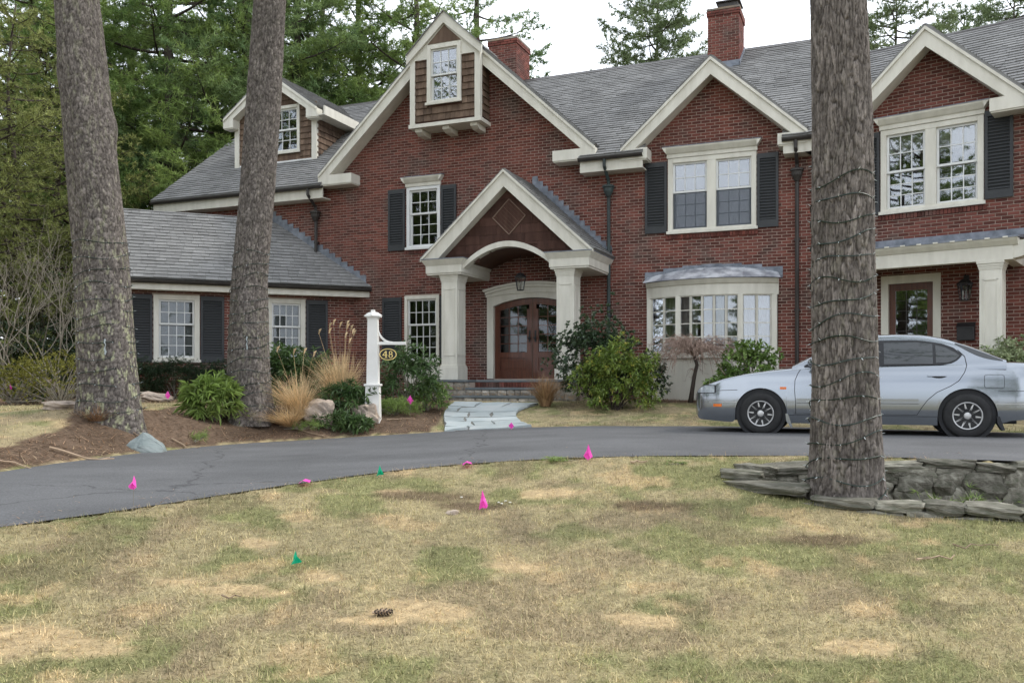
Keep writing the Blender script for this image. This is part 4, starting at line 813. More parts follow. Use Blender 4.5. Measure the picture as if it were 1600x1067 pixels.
# ---- lanterns, letter box
def lantern(loc, label, hang=True, rz=HROT):
    L0 = tag(empty('hanging_lantern' if hang else 'wall_lantern', loc, rz), label, 'lantern')
    m = MB(); m.lathe([(.13, .30), (.145, .305), (.145, .325), (.06, .40), (.025, .41)], 6); m.build('roof_cap', 'black_metal', L0)
    m = MB(); m.lathe([(.075, 0), (.085, .005), (.085, .018)], 6); m.build('base', 'black_metal', L0)
    for k in range(6):
        a = 2 * math.pi * k / 6; m = MB(); m.tube([(.08 * math.cos(a), .08 * math.sin(a), .015), (.13 * math.cos(a), .13 * math.sin(a), .302)], .007, 4); m.build('bar', 'black_metal', L0)
        b = 2 * math.pi * (k + 1) / 6; m = MB(); m.add([(.078 * math.cos(a), .078 * math.sin(a), .018), (.078 * math.cos(b), .078 * math.sin(b), .018), (.127 * math.cos(b), .127 * math.sin(b), .3), (.127 * math.cos(a), .127 * math.sin(a), .3)], [(0, 1, 2, 3)]); m.build('pane', 'pane_glass', L0)
    for dx in (-.03, .03): m = MB(); m.lathe([(.008, .02), (.008, .12), (.014, .13), (.012, .17), (.003, .2)], 6, (dx, 0, 0)); m.build('candle', 'trim', L0)
    m = MB()
    if hang: m.tube([(0, 0, .41), (0, 0, .82)], .008, 5)
    else: m.tube([(0, 0, .40), (0, .03, .48), (0, .10, .50), (0, .16, .42)], .01, 5); m.box(-.05, .05, .155, .165, .2, .5)
    m.build('hanger', 'black_metal', L0)
lantern(h2w(-4.18, -.9, 2.84), 'black six sided lantern hanging above the double entrance door')
def r2w(u, y, z): p = FR @ Vector((u, y, 0)); return h2w(p.x, p.y, z)
lantern(r2w(3.06, -.175, 2.28), 'black lantern on the brick wall right of the side door', False, HROT - R(15.5))
LB = tag(empty('letter_box', r2w(3.06, -.002, 1.53), HROT - R(15.5)), 'black metal letter box on the brick wall under the wall lantern', 'letter box')
m = MB(); m.prism_x([(0, 0), (-.12, 0), (-.12, .24), (0, .33)], -.15, .15); m.build('body', 'black_metal', LB, bevel=.005); m = MB(); m.prism_x([(0, .345), (-.135, .255), (-.135, .235), (0, .335)], -.16, .16); m.build('lid', 'black_metal', LB)

# ------------------------------------------------------------------ silver saloon car on the drive
mat('car_paint', (.245, .268, .296), (.25, .273, .30), rough=.15, metal=.8, scale=1, coat=.9, spec=.5)
mat('car_dark', (.020, .021, .023), (.026, .027, .03), rough=.6, scale=5)
mat('car_window', (.03, .034, .037), (.042, .047, .05), rough=.02, spec=.6, scale=2)
mat('tyre', (.018, .018, .019), (.028, .028, .028), rough=.85, scale=9, bump=.2)
mat('alloy', (.52, .52, .52), (.44, .44, .44), rough=.3, metal=.75, scale=5)
mat('lamp_amber', (.75, .19, .03), (.65, .14, .02), rough=.2, scale=8); mat('lamp_red', (.5, .02, .04), (.4, .015, .03), rough=.2, scale=8); mat('lamp_clear', (.62, .66, .70), (.35, .38, .42), rough=.1, metal=.4, scale=14)
CAR = tag(empty('parked_car', (3.49, 12.40, float(zdrive(3.5)) - .005), -R(20.5)), 'silver blue four door saloon car parked on the drive behind the pine trunk', 'car')
X0 = -.93                         # local x of the front bumper; origin = ground under the near front wheel
WXf, WXr, WR_ = 0., 2.60, .352; CY = .83     # wheel centres along x, arch radius, local y of the centre line
itp = lambda x, P: float(np.interp(x, [p[0] for p in P], [p[1] for p in P]))
def sm(x, P):                     # smooth interpolation
    return (itp(x - .05, P) + itp(x - .025, P) + 2 * itp(x, P) + itp(x + .025, P) + itp(x + .05, P)) / 6
ZSH = [(-.93, .54), (-.88, .62), (-.75, .69), (-.5, .775), (-.2, .835), (.2, .88), (.5, .905), (1.5, .925), (2.6, .955), (3.2, .965), (3.45, .955), (3.55, .92), (3.6, .80)]
ZTOP = [(-.93, .56), (-.88, .64), (-.75, .72), (-.5, .80), (-.2, .865), (.2, .925), (.5, .965), (1.5, 1.0), (2.6, 1.02), (3.1, 1.015), (3.42, .995), (3.53, .95), (3.6, .82)]
HW = [(-.93, .56), (-.90, .64), (-.82, .72), (-.6, .79), (-.2, .825), (.5, .84), (2.6, .84), (3.2, .81), (3.45, .76), (3.56, .68), (3.6, .6)]
def zbot(x):
    z = itp(x, [(-.93, .28), (-.88, .20), (-.4, .165), (-.35, .2), (3.0, .2), (3.1, .235), (3.5, .27), (3.6, .33)])
    for wx in (WXf, WXr):
        d = abs(x - wx)
        if d < WR_: z = max(z, .30 + math.sqrt(WR_ ** 2 - d * d))
    return z
def ybody(x, z):                  # half width at height z
    w_ = sm(x, HW); b = .30 <= 0
    return w_ - .035 * max(0, (.36 - z) / .2) ** 1.5 - .012 * abs(z - .52) / .2 * (z > .52) - .06 * max(0, (z - .62) / .35) ** 2
def body_mesh():
    xs = sorted(set(list(np.linspace(X0, 3.6, 110)) + [wx + s * WR_ * math.sin(a) for wx in (WXf, WXr) for s in (-1, 1) for a in np.linspace(0, math.pi / 2, 12)] + [wx + s * (WR_ + .002) for wx in (WXf, WXr) for s in (-1, 1)]))
    K = 14; T_ = 10; V = []; F = []
    for x in xs:
        zb, zs, zt = zbot(x), sm(x, ZSH), sm(x, ZTOP); ring = []
        for k in range(K):
            t = k / (K - 1); z = zb + (zs - zb) * t; ring.append((-ybody(x, z), z))
        ys = ybody(x, zs)
        for k in range(1, T_):
            a = k / T_; yy = -ys * math.cos(a * math.pi / 2) ** .8; zz = zs + (zt - zs) * math.sin(a * math.pi / 2) ** .75; ring.append((yy, zz))
        ring = ring + [(0, zt)] + [(-y, z) for y, z in reversed(ring)]
        V += [(x, CY + y, z) for y, z in ring]
    n = 2 * (K + T_ - 1) + 1
    for i in range(len(xs) - 1): F += [(i * n + j, (i + 1) * n + j, (i + 1) * n + j + 1, i * n + j + 1) for j in range(n - 1)]
    m = MB(); m.add(V, F + [tuple(range(n - 1, -1, -1)), tuple(range((len(xs) - 1) * n, len(xs) * n))]); return m
bd = body_mesh().build('body', 'car_paint', CAR, smooth=True)
ZR = [(.42, .93), (.60, 1.03), (1.05, 1.265), (1.22, 1.325), (1.5, 1.355), (1.8, 1.362), (2.1, 1.345), (2.35, 1.295), (2.6, 1.205), (2.9, 1.075), (3.06, 1.0)]
ycab = lambda z: .772 - .175 * (max(0, z - .92) / .42) ** 1.2
def cab_mesh():
    xs = np.linspace(.42, 3.06, 64); V = []; F = []; K, T_ = 8, 8
    for x in xs:
        zr = sm(x, ZR); ring = [(-ycab(.92 + (zr - .92) * k / (K - 1)) , .90 + (zr - .90) * k / (K - 1)) for k in range(K)]; ye = ycab(zr)
        ring += [(-ye * math.cos(a * math.pi / 2) ** .9, zr + .045 * math.sin(a * math.pi / 2)) for a in [k / T_ for k in range(1, T_)]]
        ring = ring + [(0, zr + .045)] + [(-y, z) for y, z in reversed(ring)]; V += [(x, CY + y, z) for y, z in ring]
    n = 2 * (K + T_ - 1) + 1
    for i in range(len(xs) - 1): F += [(i * n + j, (i + 1) * n + j, (i + 1) * n + j + 1, i * n + j + 1) for j in range(n - 1)]
    m = MB(); m.add(V, F); return m
cab_mesh().build('cabin', 'car_paint', CAR, smooth=True)
def side_panel(name, mt, x0, x1, lo, hi, off, yf, par=CAR, n=24, rows=5, both=True):
    for sg in ((-1, 1) if both else (-1,)):
        m = MB(); V = []; F = []
        for i in range(n + 1):
            x = x0 + (x1 - x0) * i / n; a, b = lo(x), hi(x)
            for k in range(rows + 1): z = a + (b - a) * k / rows; V.append((x, CY + sg * (yf(x, z) + off), z))
        for i in range(n): F += [(i * (rows + 1) + k, (i + 1) * (rows + 1) + k, (i + 1) * (rows + 1) + k + 1, i * (rows + 1) + k + 1) for k in range(rows)]
        m.add(V, F); m.build(name, mt, par, smooth=True)
yc2 = lambda x, z: ycab(z)
roofl = lambda x: sm(x, ZR) - .055
side_panel('window_surround', 'car_dark', .58, 2.55, lambda x: itp(x, [(.58, .94), (2.3, .965), (2.42, .985), (2.5, 1.03), (2.55, 1.09)]), lambda x: max(itp(x, [(.58, .945), (2.3, .97), (2.42, .99), (2.5, 1.035), (2.55, 1.095)]), min(roofl(x), 1.285 + .02 * math.sin(x), itp(x, [(2.0, 1.3), (2.3, 1.255), (2.45, 1.19), (2.55, 1.10)]))), .006, yc2, n=60)
side_panel('front_door_window', 'car_window', .95, 1.46, lambda x: .97, lambda x: max(.975, min(roofl(x) - .025, 1.27)), .010, yc2)
side_panel('rear_door_window', 'car_window', 1.60, 2.20, lambda x: .975, lambda x: min(roofl(x) - .02, itp(x, [(1.6, 1.268), (2.0, 1.27), (2.2, 1.245)])), .010, yc2)
side_panel('quarter_window', 'car_window', 2.235, 2.515, lambda x: itp(x, [(2.2, .985), (2.38, .992), (2.47, 1.03), (2.515, 1.08)]), lambda x: itp(x, [(2.2, 1.238), (2.35, 1.195), (2.47, 1.125), (2.515, 1.085)]), .010, yc2)
def glass_panel(name, x0, x1, inset):      # windscreen and rear window follow the slope
    m = MB(); V = []; F = []; n, k_ = 14, 12
    for i in range(n + 1):
        x = x0 + (x1 - x0) * i / n; zr = sm(x, ZR); ye = ycab(zr) - inset
        for k in range(k_ + 1):
            a = -1 + 2 * k / k_; y = ye * a; zz = zr + .045 * math.sqrt(max(0, 1 - a * a)) + .006; V.append((x, CY + y, zz))
    for i in range(n): F += [(i * (k_ + 1) + k, i * (k_ + 1) + k + 1, (i + 1) * (k_ + 1) + k + 1, (i + 1) * (k_ + 1) + k) for k in range(k_)]
    m.add(V, F); m.build(name, 'car_window', CAR, smooth=True)
side_panel('rear_window_edge', 'car_window', 2.47, 3.02, lambda x: sm(x, ZR) - .012 - .055 * math.sin(math.pi * (x - 2.47) / .55), lambda x: sm(x, ZR) + .002, .004, yc2)
glass_panel('windscreen', .50, 1.12, .04); glass_panel('rear_window', 2.38, 3.0, .03)
def seam(pts, r=.0045, mt='car_dark', name='panel_gap', off=.0):
    pp = []
    for a, b in zip(pts[:-1], pts[1:]):
        for t in np.linspace(0, 1, 7)[:-1 if b is not pts[-1] else None]: pp.append((a[0] + (b[0] - a[0]) * t, a[1] + (b[1] - a[1]) * t))
    for sg in (-1, 1):
        m = MB(); m.tube([(x, CY + sg * ((ybody(x, z) if z < .93 else ycab(z)) + off), z) for x, z in pp], r, 5); m.build(name, mt, CAR)
seam([(.47, .30), (.47, .45), (.455, .62), (.46, .76), (.50, .86), (.53, .905)]); seam([(1.50, .30), (1.49, .6), (1.50, .92)])
seam([(2.0, .30), (2.06, .40), (2.13, .50), (2.24, .60), (2.40, .68), (2.50, .75), (2.57, .86), (2.60, .95), (2.58, 1.07), (2.50, 1.16)])
seam([(.44, .30), (2.0, .30)], .004); seam([(-.60, .615), (-.32, .625)], .004); seam([(2.95, .615), (3.52, .62)], .004)
for (a, b) in ((.48, 1.485), (1.515, 2.02)):
    side_panel('door_moulding', 'car_paint', a, b, lambda x: .475, lambda x: .510, .012, lambda x, z: ybody(x, z), rows=2)
    side_panel('crease', 'car_dark', a, b, lambda x: .444, lambda x: .450, .003, lambda x, z: ybody(x, z), rows=1)
side_panel('bumper_crease', 'alloy', -.72, -.33, lambda x: .452, lambda x: .458, .003, lambda x, z: ybody(x, z), rows=1); side_panel('bumper_crease', 'alloy', 2.93, 3.45, lambda x: .452, lambda x: .458, .003, lambda x, z: ybody(x, z), rows=1)
side_panel('side_skirt', 'car_paint', .36, 2.245, lambda x: .165, lambda x: .275, .018, lambda x, z: ybody(x, .3) - (.275 - z) * .2, rows=3)
for (a, b, c, d_) in ((2.80, 3.03, .655, .83),): seam([(a, c + .02), (a + .02, c), (b - .02, c), (b, c + .02), (b, d_ - .02), (b - .02, d_), (a + .02, d_), (a, d_ - .02), (a, c + .02)], .003, name='fuel_door_gap')
side_panel('door_handle', 'car_paint', 2.13, 2.36, lambda x: .812, lambda x: .838, .022, lambda x, z: ybody(x, z), rows=2, n=8); side_panel('handle_recess', 'car_dark', 2.18, 2.35, lambda x: .785 + .6 * (x - 2.265) ** 2 * 4, lambda x: .811, .003, lambda x, z: ybody(x, z), rows=2, n=10)
side_panel('door_handle', 'car_paint', 1.12, 1.35, lambda x: .805, lambda x: .83, .022, lambda x, z: ybody(x, z), rows=2, n=8)
side_panel('side_repeater', 'lamp_amber', .26, .345, lambda x: .635, lambda x: .668, .008, lambda x, z: ybody(x, z), rows=2, n=4)
side_panel('bumper_marker', 'lamp_amber', -.66, -.54, lambda x: .385, lambda x: .425, .006, lambda x, z: ybody(x, z), rows=2, n=6); side_panel('rear_marker', 'lamp_red', 3.28, 3.46, lambda x: .40, lambda x: .44, .006, lambda x, z: ybody(x, z), rows=2, n=6)
side_panel('headlight_frame', 'car_dark', -.915, -.625, lambda x: .572 + .03 * (x + .9), lambda x: itp(x, [(-.92, .59), (-.86, .662), (-.78, .70), (-.625, .69)]), .005, lambda x, z: ybody(x, z), rows=4, n=14)
side_panel('headlight', 'lamp_clear', -.905, -.645, lambda x: .582 + .03 * (x + .9), lambda x: itp(x, [(-.91, .60), (-.86, .655), (-.78, .690), (-.645, .680)]), .008, lambda x, z: ybody(x, z), rows=4, n=14)
side_panel('tail_light', 'lamp_red', 3.40, 3.58, lambda x: .66, lambda x: .86, .006, lambda x, z: ybody(x, z), rows=3, n=6)
for sg in (-1, 1):      # mirrors and mud flaps
    m = MB(); m.tube([(.72, CY + sg * .77, .955), (.70, CY + sg * .86, .985), (.69, CY + sg * .93, 1.0), (.70, CY + sg * .985, .995)], [.03, .045, .062, .045], 8); m.build('door_mirror', 'car_paint', CAR, smooth=True)
    for wx in (WXf, WXr): m = MB(); m.prism([(wx + .335, .30), (wx + .37, .29), (wx + .43, .12), (wx + .40, .11), (wx + .345, .20)], CY + sg * .66, CY + sg * .85); m.build('mud_flap', 'car_paint' if wx == WXf else 'car_dark', CAR)
m = MB(); m.box(X0 + .35, 3.2, CY - .6, CY + .6, .19, .60); m.build('underbody', 'car_dark', CAR)
for wx in (WXf, WXr):
    for sg in (-1, 1):
        m = MB(); m.lathe([(.345, -.09), (.345, .09), (.02, .09)], 24, (wx, CY + sg * .69, .30), 'y'); m.build('wheel_well', 'car_dark', CAR)
        wc = (wx, CY + sg * .745, .295); s_ = sg
        m = MB(); m.lathe([(.172, .09 * s_), (.186, .10 * s_), (.262, .104 * s_), (.283, .085 * s_), (.295, .05 * s_), (.295, -.06 * s_), (.28, -.09 * s_), (.19, -.095 * s_)], 40, wc, 'y'); wh = m.build('wheel', 'tyre', CAR, smooth=True)
        m = MB(); m.lathe([(.160, .03 * s_), (.182, .098 * s_), (.175, .104 * s_), (.162, .092 * s_), (.156, .05 * s_)], 40, wc, 'y'); m.build('rim', 'alloy', wh, smooth=True)
        m = MB(); m.lathe([(.175, -.02 * s_), (.175, .02 * s_), (.01, .02 * s_)], 24, wc, 'y'); m.build('brake_disc', 'car_dark', wh)
        m = MB(); m.lathe([(.052, .03 * s_), (.052, .085 * s_), (.038, .096 * s_), (.01, .098 * s_)], 16, wc, 'y'); m.build('hub_cap', 'alloy', wh)
        for k in range(10):
            a0 = 2 * math.pi * k / 10 + .2
            for dv in (-.174, .174):
                p = [(wc[0] + r * math.cos(a0 + q), wc[1] + y_ * s_, wc[2] + r * math.sin(a0 + q)) for r, q, y_ in ((.045, dv * .5, .085), (.168, dv * 1.75, .086))]; m = MB(); m.tube(p, .0065, 4); m.build('spoke', 'alloy', wh)
        for k in range(4): a = math.pi / 4 + k * math.pi / 2; m = MB(); m.lathe([(.013, .08 * s_), (.013, .098 * s_)], 6, (wc[0] + .062 * math.cos(a), wc[1], wc[2] + .062 * math.sin(a)), 'y'); m.build('wheel_nut', 'car_dark', wh)

# ------------------------------------------------------------------ vegetation
mat('bark', (.085, .077, .071), (.20, .184, .172), rough=.95, scale=26, detail=6, attr='bark', bump=.5, bscale=60, spec=.1, stretch=(1, 1, .45))
mat('bark_dark', (.050, .040, .033), (.085, .070, .060), rough=.95, scale=5, stretch=(1, 1, .3), bump=.4, spec=.1)
mat('twig_grey', (.30, .27, .22), (.20, .18, .145), rough=.9, scale=5, spec=.1)
mat('twig_red', (.36, .27, .22), (.27, .19, .155), rough=.85, scale=6, spec=.1)
mat('needle', (.115, .19, .055), (.31, .40, .12), rough=.6, scale=.55, detail=4, rand=.35, trans=.4, spec=.25, world=True)
mat('needle_blue', (.10, .175, .07), (.23, .31, .12), rough=.6, scale=.5, rand=.35, trans=.4, spec=.25, world=True)
mat('needle_pale', (.12, .17, .075), (.19, .24, .11), rough=.6, scale=.5, rand=.35, trans=.35, spec=.25, world=True)
mat('hemlock', (.15, .18, .055), (.28, .30, .10), rough=.65, scale=.6, rand=.35, trans=.25, spec=.2, world=True)
mat('yew', (.016, .034, .013), (.032, .058, .02), rough=.5, scale=2, rand=.45, trans=.12, spec=.3)
mat('rhodo_bright', (.165, .25, .055), (.235, .315, .085), rough=.45, scale=2, rand=.35, trans=.22, spec=.4)
mat('rhodo_dark', (.055, .11, .035), (.105, .165, .055), rough=.4, scale=2, rand=.4, trans=.15, spec=.45)
mat('pieris', (.115, .185, .035), (.20, .26, .055), rough=.4, scale=2.5, rand=.45, trans=.2, spec=.45)
mat('pieris_new', (.48, .42, .10), (.34, .36, .07), rough=.45, scale=3, rand=.3, trans=.25, spec=.4)
mat('holly', (.032, .060, .028), (.07, .105, .048), rough=.32, scale=2, rand=.45, trans=.08, spec=.5)
mat('laurel', (.10, .18, .04), (.19, .27, .075), rough=.4, scale=2, rand=.4, trans=.2, spec=.45)
mat('variegated', (.20, .26, .12), (.40, .44, .27), rough=.45, scale=6, rand=.3, trans=.2, spec=.4)
mat('olive_leaf', (.15, .155, .03), (.24, .225, .05), rough=.6, scale=2, rand=.4, trans=.25, spec=.25)
mat('dry_grass', (.70, .55, .34), (.56, .40, .22), rough=.7, scale=3, rand=.35, trans=.2, spec=.2)
mat('dry_stem', (.36, .24, .13), (.27, .16, .09), rough=.8, scale=4, rand=.35, trans=.1, spec=.2)
mat('wire_green', (.010, .022, .016), (.015, .03, .02), rough=.5, scale=9)
mat('bulb_clear', (.55, .58, .58), (.4, .45, .45), rough=.15, scale=9)
mat('dead_wood', (.36, .27, .19), (.26, .19, .13), rough=.9, scale=8, rand=.3, spec=.1)
mat('pine_litter', (.30, .155, .075), (.18, .095, .05), rough=.9, scale=4, rand=.45, spec=.1)

def unit(v): return v / np.maximum(np.linalg.norm(v, axis=1, keepdims=True), 1e-9)
def leaf_mesh(name, P, D, L, Wd, m, fold=.25, droop=.0, seed=0, shape=.45):
    """one two-triangle folded leaf per row: base P, direction D, length L, width Wd"""
    rg = np.random.RandomState(seed); n = len(P); P = np.asarray(P, float); D = unit(np.asarray(D, float)); up = np.array((0, 0, 1.)) + .35 * rg.randn(n, 3)
    S = unit(np.cross(D, up)); N = np.cross(S, D); L = np.broadcast_to(np.asarray(L, float), n)[:, None]; Wd = np.broadcast_to(np.asarray(Wd, float), n)[:, None]
    mid = P + D * L * shape; tip = P + D * L - np.array((0, 0, 1.)) * L * droop
    V = np.stack([P, mid + S * Wd / 2 + N * Wd * fold, tip, mid - S * Wd / 2 + N * Wd * fold], 1).reshape(-1, 3); k = np.arange(n)[:, None] * 4
    F = np.concatenate([k + np.array([[0, 1, 2]]), k + np.array([[0, 2, 3]])], 0)
    return mesh_np(name, V, F, m, False)
def branch_tubes(segs, name, m, n=5):
    b = MB()
    for pts, rs in segs: b.tube(pts, rs, n, cap=False)
    return b.mesh(name, m, True)
def shell_points(n, r, rg, inner=.55, bottom=.0):
    d = unit(rg.randn(n, 3)); d[:, 2] = np.where(d[:, 2] < -.62, -d[:, 2] * .6, d[:, 2]); lump = 1 + .22 * np.sin(d[:, 0] * 5 + d[:, 1] * 3) * np.cos(d[:, 2] * 6 + d[:, 1] * 4) + .1 * rg.randn(n)
    rad = (inner + (1 - inner) * rg.rand(n) ** .5) * lump; return d * rad[:, None] * np.asarray(r), d
def shrub(name, label, cat, loc, r, tips, per, L, Wd, m, droop=.25, seed=1, stems=10, stem_m='twig_grey', group=None, spread=1.0, new=None, upright=.35, shape=.5, zc=None):
    """rounded shrub: whorls of leaves at twig tips"""
    rg = np.random.RandomState(seed); T0 = tag(empty(name, loc), label, cat, group); zc = r[2] * .85 if zc is None else zc
    C, d = shell_points(tips, r, rg); C[:, 2] += zc; C[:, 2] = np.maximum(C[:, 2], .04); k = len(C)
    P = np.repeat(C, per, 0); out = np.repeat(d, per, 0); out[:, 2] += upright; rad = unit(rg.randn(k * per, 3)); D = unit(out * .55 + rad * spread); D[:, 2] -= droop * rg.rand(k * per)
    sc = .7 + .6 * rg.rand(k * per)
    o = link('foliage', leaf_mesh('foliage', P, D, L * sc, Wd * sc, m, seed=seed, droop=droop * .3, shape=shape), T0); o['kind'] = 'stuff'
    if new:
        sel = rg.rand(k) < new[1]; P2 = np.repeat(C[sel] + d[sel] * .03, 5, 0); D2 = unit(np.repeat(d[sel], 5, 0) + .8 * rg.randn(len(P2), 3)); o = link('new_growth', leaf_mesh('new_growth', P2, D2, L * .8, Wd * .8, new[0], seed=seed + 1), T0); o['kind'] = 'stuff'
    segs = []
    for i in range(stems):
        q = C[rg.randint(k)]; b = Vector((rg.randn() * .04, rg.randn() * .04, -.03)); e = Vector(q); mid = b.lerp(e, .5) + Vector((rg.randn() * .05, rg.randn() * .05, .05)); segs.append(([b, mid, e], [.014, .010, .004]))
    link('stems', branch_tubes(segs, 'stems', stem_m, 4), T0); return T0
def at(px, py, Y, dz=0.):          # ground position below a sight line (column, row) or at depth Y
    if py:
        q = np.arange(2, 32, .01); k = np.nonzero(CAMZ - (py - 598) / 1380 * q <= H((px - 800) / 1380 * q, q))[0]
        if len(k): Y = float(q[k[0]])
    x = (px - 800) / 1380 * Y; return (x, Y, h(x, Y) + dz)

# ---- pine boughs and trees
def bough(rg, base, azi, length, rise, tufts, segs, big=1.0):
    """one limb with flat sprays of side twigs; appends tuft positions and branch segments"""
    d = np.array((math.cos(azi), math.sin(azi), 0.)); s = np.array((-d[1], d[0], 0.)); pts = []
    sag = rg.uniform(.05, .16)
    for t in np.linspace(0, 1, 7): pts.append(np.array(base) + d * length * t + np.array((0, 0, rise * length * t - sag * length * 1.6 * t * (1 - t) * 1.4 + .10 * length * t ** 3)) + s * .06 * length * math.sin(3 * t + azi))
    segs.append(([tuple(p) for p in pts], list(np.linspace(.016 * length + .008, .006, 7))))
    nt = max(5, int(length * 6.0))
    for i in range(nt):
        t = .28 + .72 * (i + rg.rand()) / nt; k = min(5, int(t * 6)); f = t * 6 - k; p = pts[k] * (1 - f) + pts[k + 1] * f; sg = -1 if i % 2 else 1
        ln = length * (.34 - .22 * abs(t - .55)) * rg.uniform(.6, 1.2); td = d * rg.uniform(.3, .9) + s * sg * rg.uniform(.5, 1.1) + np.array((0, 0, rg.uniform(-.1, .45))); td /= np.linalg.norm(td); e = p + td * ln; segs.append(([tuple(p), tuple(e)], [.007, .003]))
        for q in np.linspace(.35, 1, max(3, int(ln / .115))): tufts.append((*(p + td * ln * q + rg.randn(3) * .05), *(td * .6 + np.array((0, 0, .35)) + rg.randn(3) * .45)))
    for q in np.linspace(.75, 1, 5): k = min(5, int(q * 6)); f = q * 6 - k; tufts.append((*(pts[k] * (1 - f) + pts[k + 1] * f), *(d + rg.randn(3) * .4)))
def tuft_mesh(name, T_, m, per=10, L=.2, Wd=.03, seed=0):
    rg = np.random.RandomState(seed); T_ = np.array(T_); n = len(T_); P = np.repeat(T_[:, :3], per, 0); D = unit(unit(np.repeat(T_[:, 3:], per, 0)) * .75 + rg.randn(n * per, 3) * .75); Ln = L * (.7 + .6 * rg.rand(n * per))[:, None]; S = unit(np.cross(D, rg.randn(n * per, 3))) * Wd / 2
    V = np.stack([P - S, P + S, P + D * Ln], 1).reshape(-1, 3); return mesh_np(name, V, np.arange(len(V)).reshape(-1, 3), m)
def pine_meshes(key, height, z0, dense, blen, m, seed, r0=.32, zvis=99, per=10, L=.21, Wd=.032, pw=.7):
    rg = np.random.RandomState(seed); tf = []; segs = []; z = z0; a = rg.rand() * 6
    while z < height - .3:
        t = (z - z0) / (height - z0); ln = blen * (1 - t) ** pw * (.65 + .35 * min(1, t * 6 + .4)) * rg.uniform(.7, 1.15) + .3; a += 2.4 + rg.randn() * .3; bough(rg, (0, 0, z), a, ln, rg.uniform(-.08, .22) + .25 * t, tf, segs); z += (dense if z < zvis else dense * 2.5) * rg.uniform(.6, 1.4)
    tk = MB(); n = 12; wob = [(.12 * math.sin(k * .9 + seed), .12 * math.cos(k * .7 + seed), height * k / n - .3) for k in range(n + 1)]; tk.tube(wob, [r0 * (1 - .93 * k / n) + .01 for k in range(n + 1)], 10)
    return dict(trunk=tk.mesh('trunk', 'bark_dark', True), limbs=branch_tubes(segs, 'limbs', 'bark_dark', 4), crown=tuft_mesh('crown', tf, m, per, L, Wd, seed))
def pine(ms, label, loc, rz, sc, group, name='pine_tree', cat='tree'):
    t = tag(empty(name, loc, rz), label, cat, group)
    for k in ('trunk', 'limbs', 'crown'):
        o = link(k, ms[k], t, scale=(sc, sc, sc))
        if k == 'crown': o['kind'] = 'stuff'
    return t
PA = pine_meshes('a', 24, 3.2, .19, 5.2, 'needle', 11, zvis=16); PB = pine_meshes('b', 25, 3.8, .17, 4.6, 'needle_blue', 12, zvis=16); PCn = pine_meshes('c', 22, 2.4, .18, 4.9, 'needle', 13, zvis=15)
PD = pine_meshes('d', 19, 6.0, .13, 3.4, 'needle_pale', 14, r0=.2, per=11, L=.24, Wd=.034, pw=.32); PE = pine_meshes('e', 11, .6, .12, 2.9, 'hemlock', 15, r0=.13, L=.13, Wd=.024)
grp = 'pines behind the house'
spots = [(268, 33, PA, .3, 1.0, 'dark trunked pine behind the house between the two front pines'), (384, 34, PB, 1.7, 1.05, 'pine rising directly behind the shingled roof dormer'), (470, 36, PCn, 2.5, 1.05, 'bright pine behind the ridge right of the dormer'),
         (560, 39, PA, 4.0, 1.0, 'pine behind the roof left of the big gable peak'), (646, 37, PCn, 5.3, .98, 'pine right behind the peak of the big gable'), (745, 41, PB, .9, 1.0, 'rightmost tall pine, above the left chimney'),
         (205, 38, PCn, 1.1, 1.05, 'pine behind the left wing roof, right of the leftmost big trunk'), (330, 44, PA, 2.2, 1.1, 'far pine filling the gap left of the dormer'), (120, 36, PB, 3.3, 1.0, 'pine partly hidden behind the leftmost big trunk'), (55, 31, PA, 5.0, .92, 'pine nearest the left edge of the picture'), (500, 46, PB, 5.5, 1.1, 'farthest pine, seen above the dormer roof')]
for (x, Y, ms, rz, sc, lb) in spots: pine(ms, lb, ((x - 800) / 1380 * Y, Y, .4), rz, sc, grp)
for (x, Y, rz, sc, lb) in ((1028, 40, .5, .97, 'pale thin crowned pine above the roof left of the right chimney'), (1395, 38, 2.0, .93, 'pale pine above the roof right of the front trunk'), (1508, 46, 3.4, 1.03, 'pale pine behind the peak of the right gable'), (1590, 42, 4.6, 1.02, 'pale pine above the roof at the right edge')):
    pine(PD, lb, ((x - 800) / 1380 * Y, Y, .6), rz, sc, 'pale pines above the roof')
for (x, Y, rz, sc, lb) in ((20, 24, .5, 1.0, 'olive hemlock at the left edge behind the bare shrubs'), (95, 27, 2.1, 1.1, 'olive hemlock left of the leftmost big trunk'), (-60, 22, 4.1, 1.0, 'hemlock just outside the left edge'), (60, 33, 1.2, 1.3, 'tall hemlock deep in the wood on the left')):
    pine(PE, lb, ((x - 800) / 1380 * Y, Y, .3), rz, sc, 'hemlocks at the wood edge', 'hemlock_tree')
# trees across the street, seen only as reflections in the window panes
for k, (X, Y, ms, rz, sc) in enumerate(((-16, -1, PA, 1, .9), (-19.5, 10.5, PCn, 2, .95), (-25, 14.5, PA, 4, 1.0), (-27, 2, PCn, 5, 1.0), (5, -22, PB, 1.5, 1.0))):
    pine(ms, 'tall pine along the street, mirrored in the window panes', (X, Y, -.9), rz, sc, 'pines along the street')

